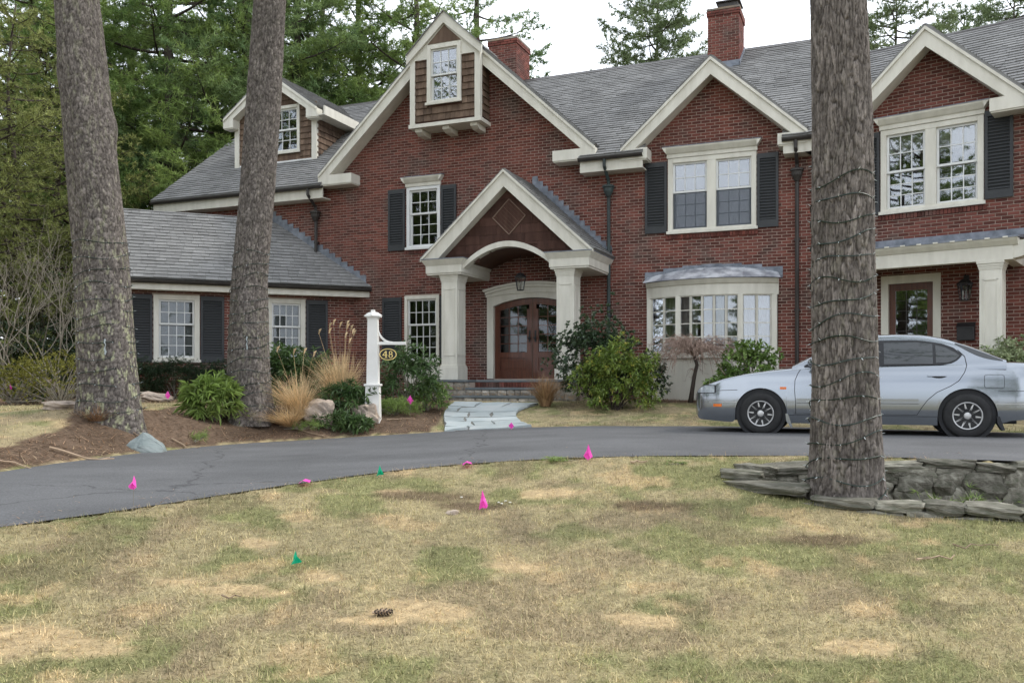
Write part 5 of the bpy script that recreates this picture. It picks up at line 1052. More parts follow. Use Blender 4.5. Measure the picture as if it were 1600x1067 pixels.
# ---- three big front pines with furrowed bark
def bark_field(th, z, r, seed, cw=.055, ch=.13):
    """distance to plate edge (0 in furrow .. 1 on plate) of a jittered cell pattern wrapped round the trunk"""
    rg = np.random.RandomState(seed); na = max(8, int(2 * math.pi * r / cw)); jit = rg.rand(512, na, 2); wv = fbm(th * 9 + seed, z * 4, 3) - .5; a = np.mod(th / (2 * math.pi) * na + 1.1 * wv, na); b = z / ch + .35 * np.sin(a * .9) + 1.2 * (fbm(th * 6 + 3, z * 6 + seed, 3) - .5); ai = np.floor(a).astype(int); bi = np.floor(b).astype(int); f1 = np.full(a.shape, 9.); f2 = f1.copy(); idv = np.zeros(a.shape)
    for da_ in (-1, 0, 1):
        for db in (-1, 0, 1):
            ca = ai + da_; cb = bi + db; j = jit[cb % 512, ca % na]; d = np.hypot(ca + j[..., 0] - a, cb + j[..., 1] - b); sw = d < f1; f2 = np.where(sw, f1, np.minimum(f2, d)); idv = np.where(sw, (ca % na) * 7.13 + (cb % 512) * 3.7, idv); f1 = np.minimum(f1, d)
    return np.clip((f2 - f1) / .26, 0, 1), np.mod(np.sin(idv) * 43758.5, 1)
def big_trunk(name, label, Y, prof, base_z, top_z, nt, nz_, seed, knobs=(), lichen=0., crown_z=9.5, cwr=.042, chr_=.085, amp=.016):
    """prof: (picture row, centre column, width) read at depth Y"""
    k = Y / 1380; pts = [(CAMZ + (598 - y) * k, (c - 800) * k, w * k / 2) for y, c, w in prof]; pts.sort(); zz = [p[0] for p in pts]
    slope = (pts[-1][1] - pts[-2][1]) / (pts[-1][0] - pts[-2][0]); z = np.concatenate([np.linspace(base_z, zz[-1] + .3, nz_), np.linspace(zz[-1] + .6, top_z, 30)])
    cx = np.interp(z, zz, [p[1] for p in pts]) + np.where(z > zz[-1], (z - zz[-1]) * slope, 0); rr = np.interp(z, zz, [p[2] for p in pts]) * np.where(z > zz[-1], np.clip(1 - (z - zz[-1]) / (top_z - zz[-1]) * .8, .12, 1), 1)
    sm_ = np.ones(9) / 9; cx = np.convolve(np.pad(cx, 4, 'edge'), sm_, 'valid'); rr = np.convolve(np.pad(rr, 4, 'edge'), sm_, 'valid')
    th = np.linspace(0, 2 * math.pi, nt, endpoint=False); TH, Z = np.meshgrid(th, z); g, idv = bark_field(TH, Z, float(np.mean(rr[:nz_])), seed, cwr, chr_); g2, _ = bark_field(TH * 1.0 + .3, Z * 1.7, float(np.mean(rr[:nz_])), seed + 1, cwr * .6, chr_ * .7)
    RR = rr[:, None] * (1 + .05 * np.sin(TH * 3 + Z * .6 + seed) + .02 * np.sin(TH * 5 - Z)) + amp * (g ** .6 - .8) * (.6 + .8 * idv) + amp * .3 * (g2 - .5)
    fl = np.clip((base_z + .75 - Z) / .75, 0, 1) ** 2; RR = RR * (1 + .22 * fl * (1 + .6 * np.sin(TH * 5 + seed)))
    for (ka, kz, kr, kh) in knobs: RR = RR + kh * np.exp(-(((np.mod(TH - ka + math.pi, 2 * math.pi) - math.pi) * .35 / kr) ** 2 + ((Z - kz) / kr) ** 2))
    V = np.stack([cx[:, None] + RR * np.cos(TH), np.broadcast_to(Y + 0 * Z, Z.shape) + RR * np.sin(TH), Z], 2).reshape(-1, 3) - np.array((cx[0], Y, base_z))
    shade = (.38 + .62 * g ** .55) * (.72 + .32 * g2); tone = .72 + .55 * idv; col = (shade * tone)[..., None] * np.array((1, .96, .93)) * (1.05 + .25 * (fbm(TH * 2, Z * 1.5, 3) - .5)[..., None])
    if lichen:
        lm = sstep((fbm(TH * 9 + seed, Z * 9, 4) - .60 + .12 * (fbm(TH * 2, Z * 1.3 + seed, 2) - .5)) / .05) * lichen * np.clip(1.2 - np.abs(Z - .9) / 2.5, .25, 1); col = col * (1 - lm[..., None]) + lm[..., None] * np.array((2.0, 2.2, 1.55)) * (.6 + .5 * g2[..., None])
    i, j = np.meshgrid(np.arange(len(z) - 1), np.arange(nt), indexing='ij'); F = np.stack([i * nt + j, i * nt + (j + 1) % nt, (i + 1) * nt + (j + 1) % nt, (i + 1) * nt + j], -1).reshape(-1, 4)
    t = tag(empty(name, (cx[0], Y, base_z)), label, 'tree'); link('trunk', mesh_np('trunk', V, F, 'bark', True, {'bark': col.reshape(-1, 3)}), t)
    rg = np.random.RandomState(seed); tf = []; segs = []
    for q in range(34):
        zq = crown_z + (top_z - crown_z) * q / 34; xq = float(np.interp(zq, z, cx)) - cx[0]; bough(rg, (xq, 0, zq - base_z), q * 2.4, 4.2 * (1 - q / 46), rg.uniform(-.05, .2), tf, segs)
    link('limbs', branch_tubes(segs, 'limbs', 'bark_dark', 4), t); o = link('crown', tuft_mesh('crown', tf, 'needle', 6, .16, .024, seed), t); o['kind'] = 'stuff'
    return t, lambda zq: (float(np.interp(zq, z, cx)), Y, zq, float(np.interp(zq, z, rr)) * (1 + .30 * float(np.clip((base_z + .75 - zq) / .75, 0, 1)) ** 2))
hb1 = .0; t1, f1 = big_trunk('pine_tree', 'leftmost big pine trunk, leaning left, with pale lichen and string lights', 12.3, [(665, 174, 92), (600, 171, 88), (560, 168, 85), (400, 159, 78), (250, 143, 74), (100, 128, 70), (0, 118, 64)], hb1, 17, 190, 420, 3, ((2.9, 5.0, .22, .05), (.3, 4.3, .2, .05)), .9)
hb2 = .02; t2, f2 = big_trunk('pine_tree', 'slimmer big pine trunk in front of the left wing, leaning right', 14.5, [(665, 390, 70), (560, 388, 62), (440, 389, 54), (300, 401, 52), (150, 412, 51), (0, 422, 48)], hb2, 18, 160, 420, 5, (), .25)
t3, f3 = big_trunk('pine_tree', 'nearest big pine trunk in front of the car, inside the stone tree well', 7.5, [(800, 1321, 124), (775, 1320, 116), (700, 1320, 106), (600, 1319, 96), (400, 1316, 90), (200, 1316, 87), (0, 1311, 82)], -.75, 15, 260, 560, 9, ((1.2, 1.5, .1, .02),), .10, crown_z=9.0, cwr=.030, chr_=.21, amp=.017)
def string_lights(name, label, f, z0, z1, turns, seed, bulb=.12):
    rg = np.random.RandomState(seed); t = tag(empty(name, (f(z0)[0], f(z0)[1], z0)), label, 'string lights', 'string lights wound round the front pines'); o = np.array((f(z0)[0], f(z0)[1], z0)); pts = []; n = turns * 40; bl = MB(); ph = rg.rand(3) * 6
    for i in range(n + 1):
        u = i / n; a = u * turns * 2 * math.pi + ph[0]; zq = z0 + (z1 - z0) * u + .030 * math.sin(a * 1.7 + ph[1]) + .02 * math.sin(a * 3.1 + ph[2]); x, y, z_, r = f(zq); r += .014; pts.append((x + r * math.cos(a) - o[0], y + r * math.sin(a) - o[1], zq - o[2]))
        if i % 4 == 2:
            p = Vector(pts[-1]); d = Vector((math.cos(a), math.sin(a), rg.uniform(-.8, .8))).normalized(); bl.tube([p, p + d * .014], .004, 4); bl.tube([p + d * .014, p + d * .032], [.0035, .0012], 4)
    m = MB(); m.tube(pts, .0055, 4); m.build('wire', 'wire_green', t); o_ = bl.build('bulbs', 'bulb_clear', t); o_['kind'] = 'stuff'
string_lights('string_lights', 'dark string lights wound round the leftmost big pine', f1, .22, 2.75, 13, 1); string_lights('string_lights', 'dark string lights wound round the slimmer pine before the left wing', f2, .25, 2.95, 14, 2); string_lights('string_lights', 'dark string lights wound round the nearest pine before the car', f3, -.28, 2.55, 17, 3)
for (f, zq, Y) in ((f1, 1.2, 12.3), (f2, 1.35, 14.5)):     # white paint marks sprayed on two trunks
    x, y, z_, r = f(zq); a = -1.2 if f is f1 else -1.35; V = []; F = []
    for i in range(7):
        for j in range(3): aa = a + (j - 1) * (.022 + .012 * math.sin(i * 1.3)) + .02 * math.sin(i * 2.1); V.append((x + (r + .026) * math.cos(aa), y + (r + .026) * math.sin(aa), zq + .035 * i - .1 + .01 * math.sin(j * 3 + i)))
    for i in range(6): F += [(i * 3 + j, i * 3 + j + 1, i * 3 + j + 4, i * 3 + j + 3) for j in range(2)]
    par = t1 if f is f1 else t2; mk = MB(); mk.add([tuple(np.array(v) - np.array(par.location)) for v in V], F); mk.build('paint_mark', 'flagstone', par)

# ---- bare shrubs of the wood edge, weeping maple
def grow(rg, p, d, ln, r, depth, segs, gen=0, spread=.55, up=.12, droop=0.):
    pts = [p]; q = np.array(p, float); dd = np.array(d, float)
    for i in range(4): dd = dd + rg.randn(3) * .13 + np.array((0, 0, up - droop * gen)); dd /= np.linalg.norm(dd); q = q + dd * ln / 4; pts.append(tuple(q))
    segs.append((pts, list(np.linspace(r, r * .6, 5))))
    if depth:
        for k in range(rg.randint(2, 4) + (gen == 0)):
            t = rg.randint(2, 5); nd = dd + rg.randn(3) * spread; nd /= np.linalg.norm(nd); grow(rg, pts[t], nd, ln * rg.uniform(.6, .85), r * .58, depth - 1, segs, gen + 1, spread, up, droop)
def bare(name, label, loc, n, ln, depth, seed, m='twig_grey', r=.02, group=None):
    rg = np.random.RandomState(seed); segs = []
    for i in range(n): grow(rg, (rg.randn() * .1, rg.randn() * .1, -.05), (rg.randn() * .35, rg.randn() * .35, 1), ln, r, depth, segs)
    t = tag(empty(name, loc), label, 'shrub', group); link('branches', branch_tubes(segs, 'branches', m, 4), t); return t
for k, (x, Y, n, ln, lb) in enumerate(((30, 18.5, 2, 1.5, 'tall bare multi stemmed shrub at the left edge'), (85, 19.5, 3, 1.45, 'bare multi stemmed shrub left of the leftmost big trunk'), (118, 21.5, 2, 1.6, 'bare shrub half hidden by the leftmost big trunk'), (-25, 20, 2, 1.6, 'bare shrub just past the left edge'), (60, 23, 3, 1.7, 'bare shrub farther back in the wood on the left'))):
    bare('bare_shrub', lb, at(x, 0, Y), n, ln, 4, 20 + k, r=.022, group='bare shrubs at the wood edge')
# ---- planted shrubs
shrub('evergreen_shrub', 'low dark evergreen mass under the bare shrubs on the left', 'shrub', at(25, 0, 21), (2.2, 1.0, 1.0), 900, 8, .09, .03, 'holly', seed=2, droop=.1)
shrub('evergreen_shrub', 'tall dark evergreen behind the bare shrubs beside the leftmost trunk', 'shrub', at(105, 0, 24), (2.0, 1.2, 1.9), 1100, 8, .13, .04, 'rhodo_dark', seed=3, droop=.5)
shrub('spreading_shrub', 'yellow green spreading shrub left of the leftmost big trunk', 'shrub', at(95, 632, 16.6), (1.15, .7, .55), 1000, 6, .045, .018, 'olive_leaf', seed=4, droop=0, stems=40, spread=1.2, upright=.8)
shrub('spreading_shrub', 'small yellow green shrub at the left picture edge', 'shrub', at(22, 632, 16), (.7, .5, .42), 450, 6, .045, .018, 'olive_leaf', seed=5, droop=0, stems=30, spread=1.2, upright=.8)
shrub('spreading_shrub', 'small blue green shrub below the yellow green one', 'shrub', at(48, 630, 15.6), (.28, .25, .22), 160, 7, .07, .022, 'rhodo_dark', seed=6)
def l2w(u, y): p = FL @ Vector((u, y, 0)); q = h2w(p.x, p.y); return (q[0], q[1], h(q[0], q[1]))
for k, (u, rx, rz) in enumerate(((-5.3, .75, .50), (-4.4, .85, .52), (-3.4, .8, .47), (-2.5, .7, .45))):
    shrub('yew_hedge', ['first yew from the left under the left wing', 'yew below the left window of the left wing', 'yew right of the left window of the left wing', 'yew behind the slim pine trunk'][k], 'shrub', l2w(u, -.95), (rx, .6, rz), 1500, 9, .055, .010, 'yew', seed=30 + k, droop=.1, spread=1.1, group='yews along the left wing', stems=6, shape=.6)
shrub('rhododendron', 'bright green drooping rhododendron between the two left pines', 'shrub', at(333, 655, 12.9), (.44, .36, .36), 170, 10, .185, .034, 'rhodo_bright', seed=41, droop=.7, spread=.9, upright=.5)
shrub('rhododendron', 'dark rhododendron right behind the slim pine trunk', 'shrub', at(445, 634, 16.6), (.62, .5, .62), 300, 9, .15, .032, 'rhodo_dark', seed=42, droop=.55, upright=.4)
shrub('rhododendron', 'dark rhododendron between the two tan grass clumps', 'shrub', at(500, 636, 17), (.42, .4, .55), 170, 9, .14, .03, 'rhodo_dark', seed=43, droop=.5)
shrub('rhododendron', 'tall loose rhododendron right of the number post', 'shrub', at(636, 640, 17.6), (.58, .45, .68), 330, 8, .12, .030, 'rhodo_dark', seed=44, droop=.35, stems=24)
shrub('rhododendron', 'low rhododendron at the foot of the steps', 'shrub', at(668, 641, 17.4), (.42, .35, .33), 150, 8, .12, .03, 'laurel', seed=45, droop=.35)
shrub('low_juniper', 'low feathery green juniper beside the number post', 'shrub', at(618, 648, 15.7), (.42, .3, .15), 420, 8, .08, .009, 'needle', seed=46, droop=0, stems=10, upright=.7)
shrub('rhododendron', 'small rhododendron between the two boulders', 'shrub', at(540, 656, 14.9), (.42, .3, .30), 160, 9, .13, .03, 'rhodo_dark', seed=47, droop=.5, zc=.36)
shrub('rhododendron', 'low green plant in front of the left boulder', 'shrub', at(515, 668, 14.35), (.45, .2, .16), 110, 9, .12, .026, 'rhodo_dark', seed=48, droop=.3, zc=.10)
shrub('rhododendron', 'low green plant in front of the right boulder', 'shrub', at(557, 673, 14.1), (.22, .18, .15), 46, 9, .14, .028, 'rhodo_dark', seed=49, droop=.4, zc=.10)
shrub('holly_shrub', 'tall dark holly beside the right porch column', 'shrub', at(930, 632, 18.2), (.82, .55, 1.0), 900, 8, .075, .042, 'holly', seed=51, droop=.15, stems=30, stem_m='bark_dark', zc=.86)
shrub('pieris_shrub', 'bright pieris with yellow tips in front of the dark holly', 'shrub', at(965, 640, 17.3), (.74, .55, .76), 800, 8, .10, .030, 'pieris', seed=52, droop=.35, new=('pieris_new', .20), stems=16, stem_m='bark_dark', zc=.56)
shrub('holly_shrub', 'small dark holly against the bow window skirt', 'shrub', at(1015, 0, 18.3), (.38, .3, .55), 260, 7, .07, .035, 'holly', seed=53, stems=12, stem_m='bark_dark')
shrub('laurel_shrub', 'bright laurel behind the bonnet of the car', 'shrub', at(1172, 632, 17), (.55, .45, .55), 300, 7, .10, .048, 'laurel', seed=54, droop=.2, stems=30, zc=.72)
shrub('laurel_shrub', 'darker laurel low behind the front of the car', 'shrub', at(1140, 635, 16.7), (.42, .35, .34), 170, 7, .10, .045, 'laurel', seed=55, stems=16, zc=.36)
shrub('variegated_shrub', 'pale variegated shrub behind the boot of the car', 'shrub', at(1578, 0, 15.2), (.72, .6, .58), 500, 8, .10, .036, 'variegated', seed=56, droop=.35, zc=.62, stems=20)
# weeping maple, leafless
rg = np.random.RandomState(77); segs = []; MLOC = at(1080, 629, 17.1)
trunk = [(-.02, 0, -.05), (.02, 0, .25), (.07, .02, .55), (.12, 0, .78), (.06, 0, .98)]; tk = MB(); tk.tube(trunk, [.06, .045, .04, .038, .036], 8); MP_ = tag(empty('weeping_maple', MLOC), 'leafless reddish weeping maple in front of the bow window', 'tree'); tk.build('trunk', 'bark_dark', MP_, smooth=True)
for i in range(46):
    a = rg.rand() * 6.28; p = np.array((.06, 0, .98)) + rg.randn(3) * .02; rad = rg.uniform(.45, 1.35); pts = [tuple(p)]; hh = rg.uniform(.12, .52)
    for t in (.2, .4, .6, .8, 1): pts.append((p[0] + rad * t * math.cos(a + .3 * t), p[1] + rad * .75 * t * math.sin(a + .3 * t), p[2] + hh * math.sin(t * 2.2) - .62 * rg.uniform(.5, 1.2) * t ** 2.6 * (rad ** .5)))
    segs.append((pts, [.015, .012, .009, .007, .005, .0035]))
    for k in range(8):
        t = rg.randint(1, 5); b = np.array(pts[t]); a2 = a + rg.randn() * .9; l2 = rg.uniform(.15, .42); q = [tuple(b)]
        for s_ in (.4, .7, 1): q.append((b[0] + l2 * s_ * math.cos(a2), b[1] + l2 * s_ * math.sin(a2), b[2] + .10 * math.sin(s_ * 3) - .30 * l2 * s_ * s_ * rg.uniform(0, 3)))
        segs.append((q, [.005, .0045, .0035, .002]))
        for e_ in range(2):
            c = np.array(q[rg.randint(1, 4)]); a3 = a2 + rg.randn(); l3 = rg.uniform(.06, .2); segs.append(([tuple(c), (c[0] + l3 * math.cos(a3), c[1] + l3 * math.sin(a3), c[2] - rg.uniform(-.03, .12))], [.0045, .002]))
link('branches', branch_tubes(segs, 'branches', 'twig_red', 4), MP_)

# ---- dry ornamental grasses
def grass_clump(label, loc, n, hgt, spread, wd, m, seed, lean=(0, 0), plumes=0):
    rg = np.random.RandomState(seed); t = tag(empty('ornamental_grass', loc), label, 'ornamental grass', 'dry grass clumps'); V = []; F = []
    for i in range(n):
        a = rg.rand() * 6.28; r0 = rg.rand() * .10; ln = hgt * rg.uniform(.55, 1.1); out = spread * rg.rand() ** .7; d = np.array((math.cos(a) + lean[0], math.sin(a) + lean[1])); s = np.array((-math.sin(a), math.cos(a), 0)); k = len(V); curl = rg.uniform(.2, 1.1)
        for q in (0, .35, .7, 1):
            o = out * (q ** 1.5); d = d + rg.randn(2) * .16 * q; z = ln * (q - .28 * curl * q ** 3 * min(1.5, out / hgt * 2)); c = np.array((r0 * math.cos(a) + d[0] * o, r0 * math.sin(a) + d[1] * o, max(.015, z))); w_ = wd * (1 - .8 * q); V += [tuple(c - s * w_ / 2), tuple(c + s * w_ / 2)]
        F += [(k + 2 * j, k + 2 * j + 1, k + 2 * j + 3, k + 2 * j + 2) for j in range(3)]
    o = link('blades', mesh_np('blades', V, F, m), t); o['kind'] = 'stuff'
    for i in range(plumes):
        a = rg.rand() * 6.28; e = np.array((math.cos(a) * rg.uniform(.1, .4) + lean[0] * .3, math.sin(a) * .3, hgt * rg.uniform(1.15, 1.5))); m_ = MB(); m_.tube([(0, 0, 0), tuple(e * .6 + np.array((0, 0, .08))), tuple(e)], [.004, .003, .002], 4); m_.tube([tuple(e - np.array((0, 0, .03))), tuple(e + np.array((.02, 0, .04))), tuple(e + np.array((.05, 0, .07)))], [.008, .02, .004], 5); m_.build('plume', m, t)
    return t
grass_clump('tall dry blond grass clump behind the boulders', at(533, 648, 15.6), 850, 1.12, .62, .011, 'dry_grass', 1, (-.15, 0), 12)
grass_clump('drooping dry grass clump beside the slim pine trunk', at(468, 655, 15.1), 650, .82, .8, .011, 'dry_grass', 2, (-.35, -.2), 4)
grass_clump('fallen dry grass clump low beside the left boulder', at(452, 668, 14.5), 520, .42, .95, .013, 'dry_grass', 4, (-.5, -.3))
grass_clump('stiff brown dry stalks at the right end of the steps', at(852, 636, 17.5), 560, .66, .52, .014, 'dry_stem', 3)

p = f1(.16); t_ = grass_clump('low brown dead stems around the foot of the leftmost big trunk', (p[0], p[1] - .42, h(p[0], p[1] - .45)), 260, .26, .5, .007, 'dry_stem', 6)
# ---- boulders and rocks
mat('boulder', (.34, .27, .21), (.24, .20, .17), rough=.95, scale=3, detail=9, bump=.6, bscale=12, mix3=(.40, .33, .27), spec=.15)
mat('slate_rock', (.155, .19, .19), (.27, .30, .29), rough=.85, scale=2.2, detail=9, bump=.4, bscale=14, stretch=(1, 1, 2.5), spec=.3)
def rock(name, label, loc, size, m, seed, rz=0, tilt=0, cuts=5):
    o = link(name, rock_mesh(name, m, *size, seed, cuts, .26, .38), None, loc, (tilt, 0, rz)); return tag(o, label, 'rock')
p = at(497, 661, 14.9); rock('boulder', 'tan boulder left of the small rhododendron', (p[0], p[1], p[2] + .16), (.42, .34, .40), 'boulder', 3, .3)
p = at(570, 660, 14.8); rock('boulder', 'tan boulder against the foot of the number post', (p[0], p[1], p[2] + .13), (.42, .32, .34), 'boulder', 8, -.5)
import bmesh
p = at(225, 703, 11.75); bm = bmesh.new(); rq = random.Random(6)
for q in [(-.27, -.12, -.1), (.26, -.14, -.1), (.30, .12, -.1), (-.25, .14, -.1), (-.24, -.1, .02), (-.16, -.03, .12), (-.02, .0, .225), (.05, .03, .215), (.17, -.02, .13), (.27, -.06, .03), (.24, .08, .05), (-.12, .12, .1), (.02, -.13, .06), (-.1, -.13, .03)]: bm.verts.new(Vector(q) + Vector([rq.uniform(-.012, .012) for _ in range(3)]))
bmesh.ops.convex_hull(bm, input=bm.verts[:]); bmesh.ops.subdivide_edges(bm, edges=bm.edges[:], cuts=2, use_grid_fill=True)
for v in bm.verts: v.co += Vector([rq.uniform(-.006, .006) for _ in range(3)])
me = bpy.data.meshes.new('slate_rock'); bm.to_mesh(me); bm.free(); me.materials.append(MATS['slate_rock']); tag(link('slate_rock', me, None, (p[0], p[1], p[2] + .0), (0, 0, .12)), 'bluish grey pointed rock at the edge of the drive', 'rock')
p = at(232, 628, 17.6); rock('boulder', 'flat grey rock near the hedge between the two left pines', (p[0], p[1], p[2] + .05), (.8, .5, .26), 'boulder', 21, .1)
p = at(108, 636, 15); rock('boulder', 'low flat rock left of the leftmost big trunk', (p[0], p[1], p[2] + .02), (.6, .4, .12), 'boulder', 22, .1)

p = at(707, 803, 7); rock('small_stone', 'small grey stone half sunk in the lawn left of the middle pink flag', (p[0], p[1], p[2] + .005), (.085, .06, .045), 'boulder', 31, .4, 0, 3)
for k, (a, b) in enumerate(((779, 787), (790, 785), (784, 789), (797, 787), (721, 779))):
    p = at(a, b, 7); o = link('pale_chip', rock_mesh('pale_chip', 'trim', .022, .015, .01, 60 + k, 1, .2, .5), None, (p[0], p[1], p[2] + .012), (0, 0, k)); tag(o, 'small white wood chip beside the middle pink flag on the lawn', 'chip', 'white chips on the lawn')
# ---- stone ring of the tree well
mat('wall_stone', (.105, .11, .078), (.28, .27, .22), rough=.95, scale=3.2, detail=9, rand=.35, bump=.6, bscale=14, mix3=(.17, .16, .13), spec=.15)
TW = tag(empty('tree_well_wall', (WELL_C[0], WELL_C[1], 0)), 'low dry stone wall ringing the nearest pine trunk', 'stone wall'); rg = random.Random(4)
WS = [rock_mesh('stone', 'wall_stone', 1, 1, 1, 50 + k, 2, .13, .74) for k in range(9)]
cr, sr_ = math.cos(R(-15)), math.sin(R(-15))
def ring_pt(a, k=1.0): x, y = WELL_R[0] * k * math.cos(a), WELL_R[1] * k * math.sin(a); return (WELL_C[0] + x * cr - y * sr_, WELL_C[1] + x * sr_ + y * cr)
def ring_row(k, zlo, zhi, wmin, wmax, dp, jz=.02, a0=0., a1=6.283):
    a = a0
    while a < a1:
        w_ = rg.uniform(wmin, wmax); p = ring_pt(a, k); p2 = ring_pt(a + .01, k); sp = math.hypot(p2[0] - p[0], p2[1] - p[1]) / .01; a2 = a + w_ / sp; pm = ring_pt((a + a2) / 2, k); pe = ring_pt(a2, k); ang = math.atan2(pe[1] - p[1], pe[0] - p[0]); g = float(H(pm[0], pm[1], False)); c = math.hypot(pe[0] - p[0], pe[1] - p[1])
        if pm[0] < 6.6: link('stone', WS[rg.randrange(9)], TW, (pm[0] - WELL_C[0], pm[1] - WELL_C[1], g + (zlo + zhi) / 2 + rg.uniform(-jz, jz)), (rg.uniform(-.08, .08), rg.uniform(-.06, .06), ang + rg.choice((0, math.pi))), (c * 1.03, dp * rg.uniform(.85, 1.15), (zhi - zlo) * rg.uniform(.95, 1.2)))
        a = a2
ring_row(1.02, -.055, .02, .22, .6, .34, .02, a0=0., a1=2.75); ring_row(1.02, -.01, .065, .2, .5, .34, .02, a0=2.75, a1=6.283); ring_row(1.025, -.19, -.055, .14, .40, .28, .015, a0=0., a1=2.75); ring_row(1.025, -.16, -.01, .12, .36, .28, .015, a0=2.75, a1=6.283); WS = [rock_mesh('stone', 'wall_stone', 1, 1, 1, 80 + k, 3, .22, .42) for k in range(9)]; ring_row(.97, -.34, -.10, .16, .5, .26, .05, a0=.2, a1=2.9); ring_row(.955, -.58, -.26, .2, .55, .25, .06, a0=.2, a1=2.9)

# ---- number post
SP = tag(empty('number_post', at(583, 657, 15.4)), 'white painted wooden post with a bracket arm beside the boulders', 'sign post'); zb = SP.location.z; sc_ = SP.location.y / 15.9; SP.scale = (sc_,) * 3
m = MB(); m.add([(s * .135, t * .135, -.1) for s, t in ((-1, -1), (1, -1), (1, 1), (-1, 1))] + [(s * .12, t * .12, .62) for s, t in ((-1, -1), (1, -1), (1, 1), (-1, 1))], [(0, 1, 5, 4), (1, 2, 6, 5), (2, 3, 7, 6), (3, 0, 4, 7), (4, 5, 6, 7)]); m.build('plinth', 'post_white', SP)
m = MB(); m.box(-.145, .145, -.145, .145, .62, .66); m.build('base_moulding', 'post_white', SP, bevel=.006)
m = MB(); m.add([(s * .105, t * .105, .661) for s, t in ((-1, -1), (1, -1), (1, 1), (-1, 1))] + [(s * .088, t * .088, 1.83) for s, t in ((-1, -1), (1, -1), (1, 1), (-1, 1))], [(0, 1, 5, 4), (1, 2, 6, 5), (2, 3, 7, 6), (3, 0, 4, 7), (4, 5, 6, 7)]); m.build('shaft', 'post_white', SP)
m = MB(); m.box(-.10, .10, -.10, .10, 1.831, 1.86); m.box(-.135, .135, -.135, .135, 1.86, 1.885); m.lathe([(.17, 1.885), (.09, 1.94), (.05, 1.95)], 4); m.box(-.035, .035, -.035, .035, 1.94, 1.99); m.build('cap', 'post_white', SP)
m = MB(); m.box(.09, .585, -.035, .035, 1.36, 1.415); m.build('arm', 'post_white', SP, bevel=.004)
m = MB(); ou = [(.092 + .26 * (1 - math.cos(t)), 1.70 - .28 * math.sin(t)) for t in [k * math.pi / 2 / 10 for k in range(11)]]; inn = [(.092 + .26 * (1 - math.cos(t)) * .82 - .012, 1.60 - .28 * math.sin(t) * .85 + .02) for t in [k * math.pi / 2 / 10 for k in range(11)]]
m.ring(ou, [(a - .002, b - .065 + .03 * k / 10) for k, (a, b) in enumerate(ou)], -.02, .02); m.build('brace', 'post_white', SP)
SG = tag(empty('number_sign', (SP.location.x + .27 * sc_, SP.location.y, zb + 1.19 * sc_)), 'small oval black sign with gold number 48 hanging from the white post', 'sign'); SG.scale = (sc_,) * 3
m = MB(); ov = [(.155 * math.cos(t), .105 * math.sin(t)) for t in np.linspace(0, 2 * math.pi, 40, endpoint=False)]; m.prism(ov, -.012, .012); m.build('board', 'black_metal', SG)
m = MB(); ov2 = [(a * .9, b * .88) for a, b in ov]; m.ring(ov + [ov[0]], ov2 + [ov2[0]], -.018, -.0121); m.build('border', 'gilt', SG)
m = MB(); m.prism([(-.098, -.022), (-.012, -.022), (-.012, -.008), (-.098, -.008)], -.018, -.0125); m.prism([(-.098, -.0079), (-.082, -.0079), (-.034, .058), (-.046, .058)], -.018, -.0125); m.prism([(-.046, -.0079), (-.026, -.0079), (-.026, .058), (-.046, .058)], -.0182, -.0125); m.prism([(-.046, -.056), (-.026, -.056), (-.026, -.0221), (-.046, -.0221)], -.018, -.0125); m.prism([(-.062, -.062), (-.010, -.062), (-.010, -.0561), (-.062, -.0561)], -.018, -.0125); m.build('digit_four', 'gilt', SG)
m = MB()
for (cz, rx, rz_o) in ((.027, .031, .034), (-.028, .037, .036)):
    o1 = [(.048 + rx * math.cos(t), cz + rz_o * math.sin(t)) for t in np.linspace(0, 2 * math.pi, 25)]; i1 = [(.048 + (rx - .015) * math.cos(t), cz + (rz_o - .010) * math.sin(t)) for t in np.linspace(0, 2 * math.pi, 25)]; m.ring(o1, i1, -.018 - .0004 * (cz > 0), -.0125)
m.build('digit_eight', 'gilt', SG)
for dx in (-.06, .06): m = MB(); m.tube([(dx, 0, .097), (dx, 0, .172)], .003, 4); m.build('hook', 'black_metal', SG)

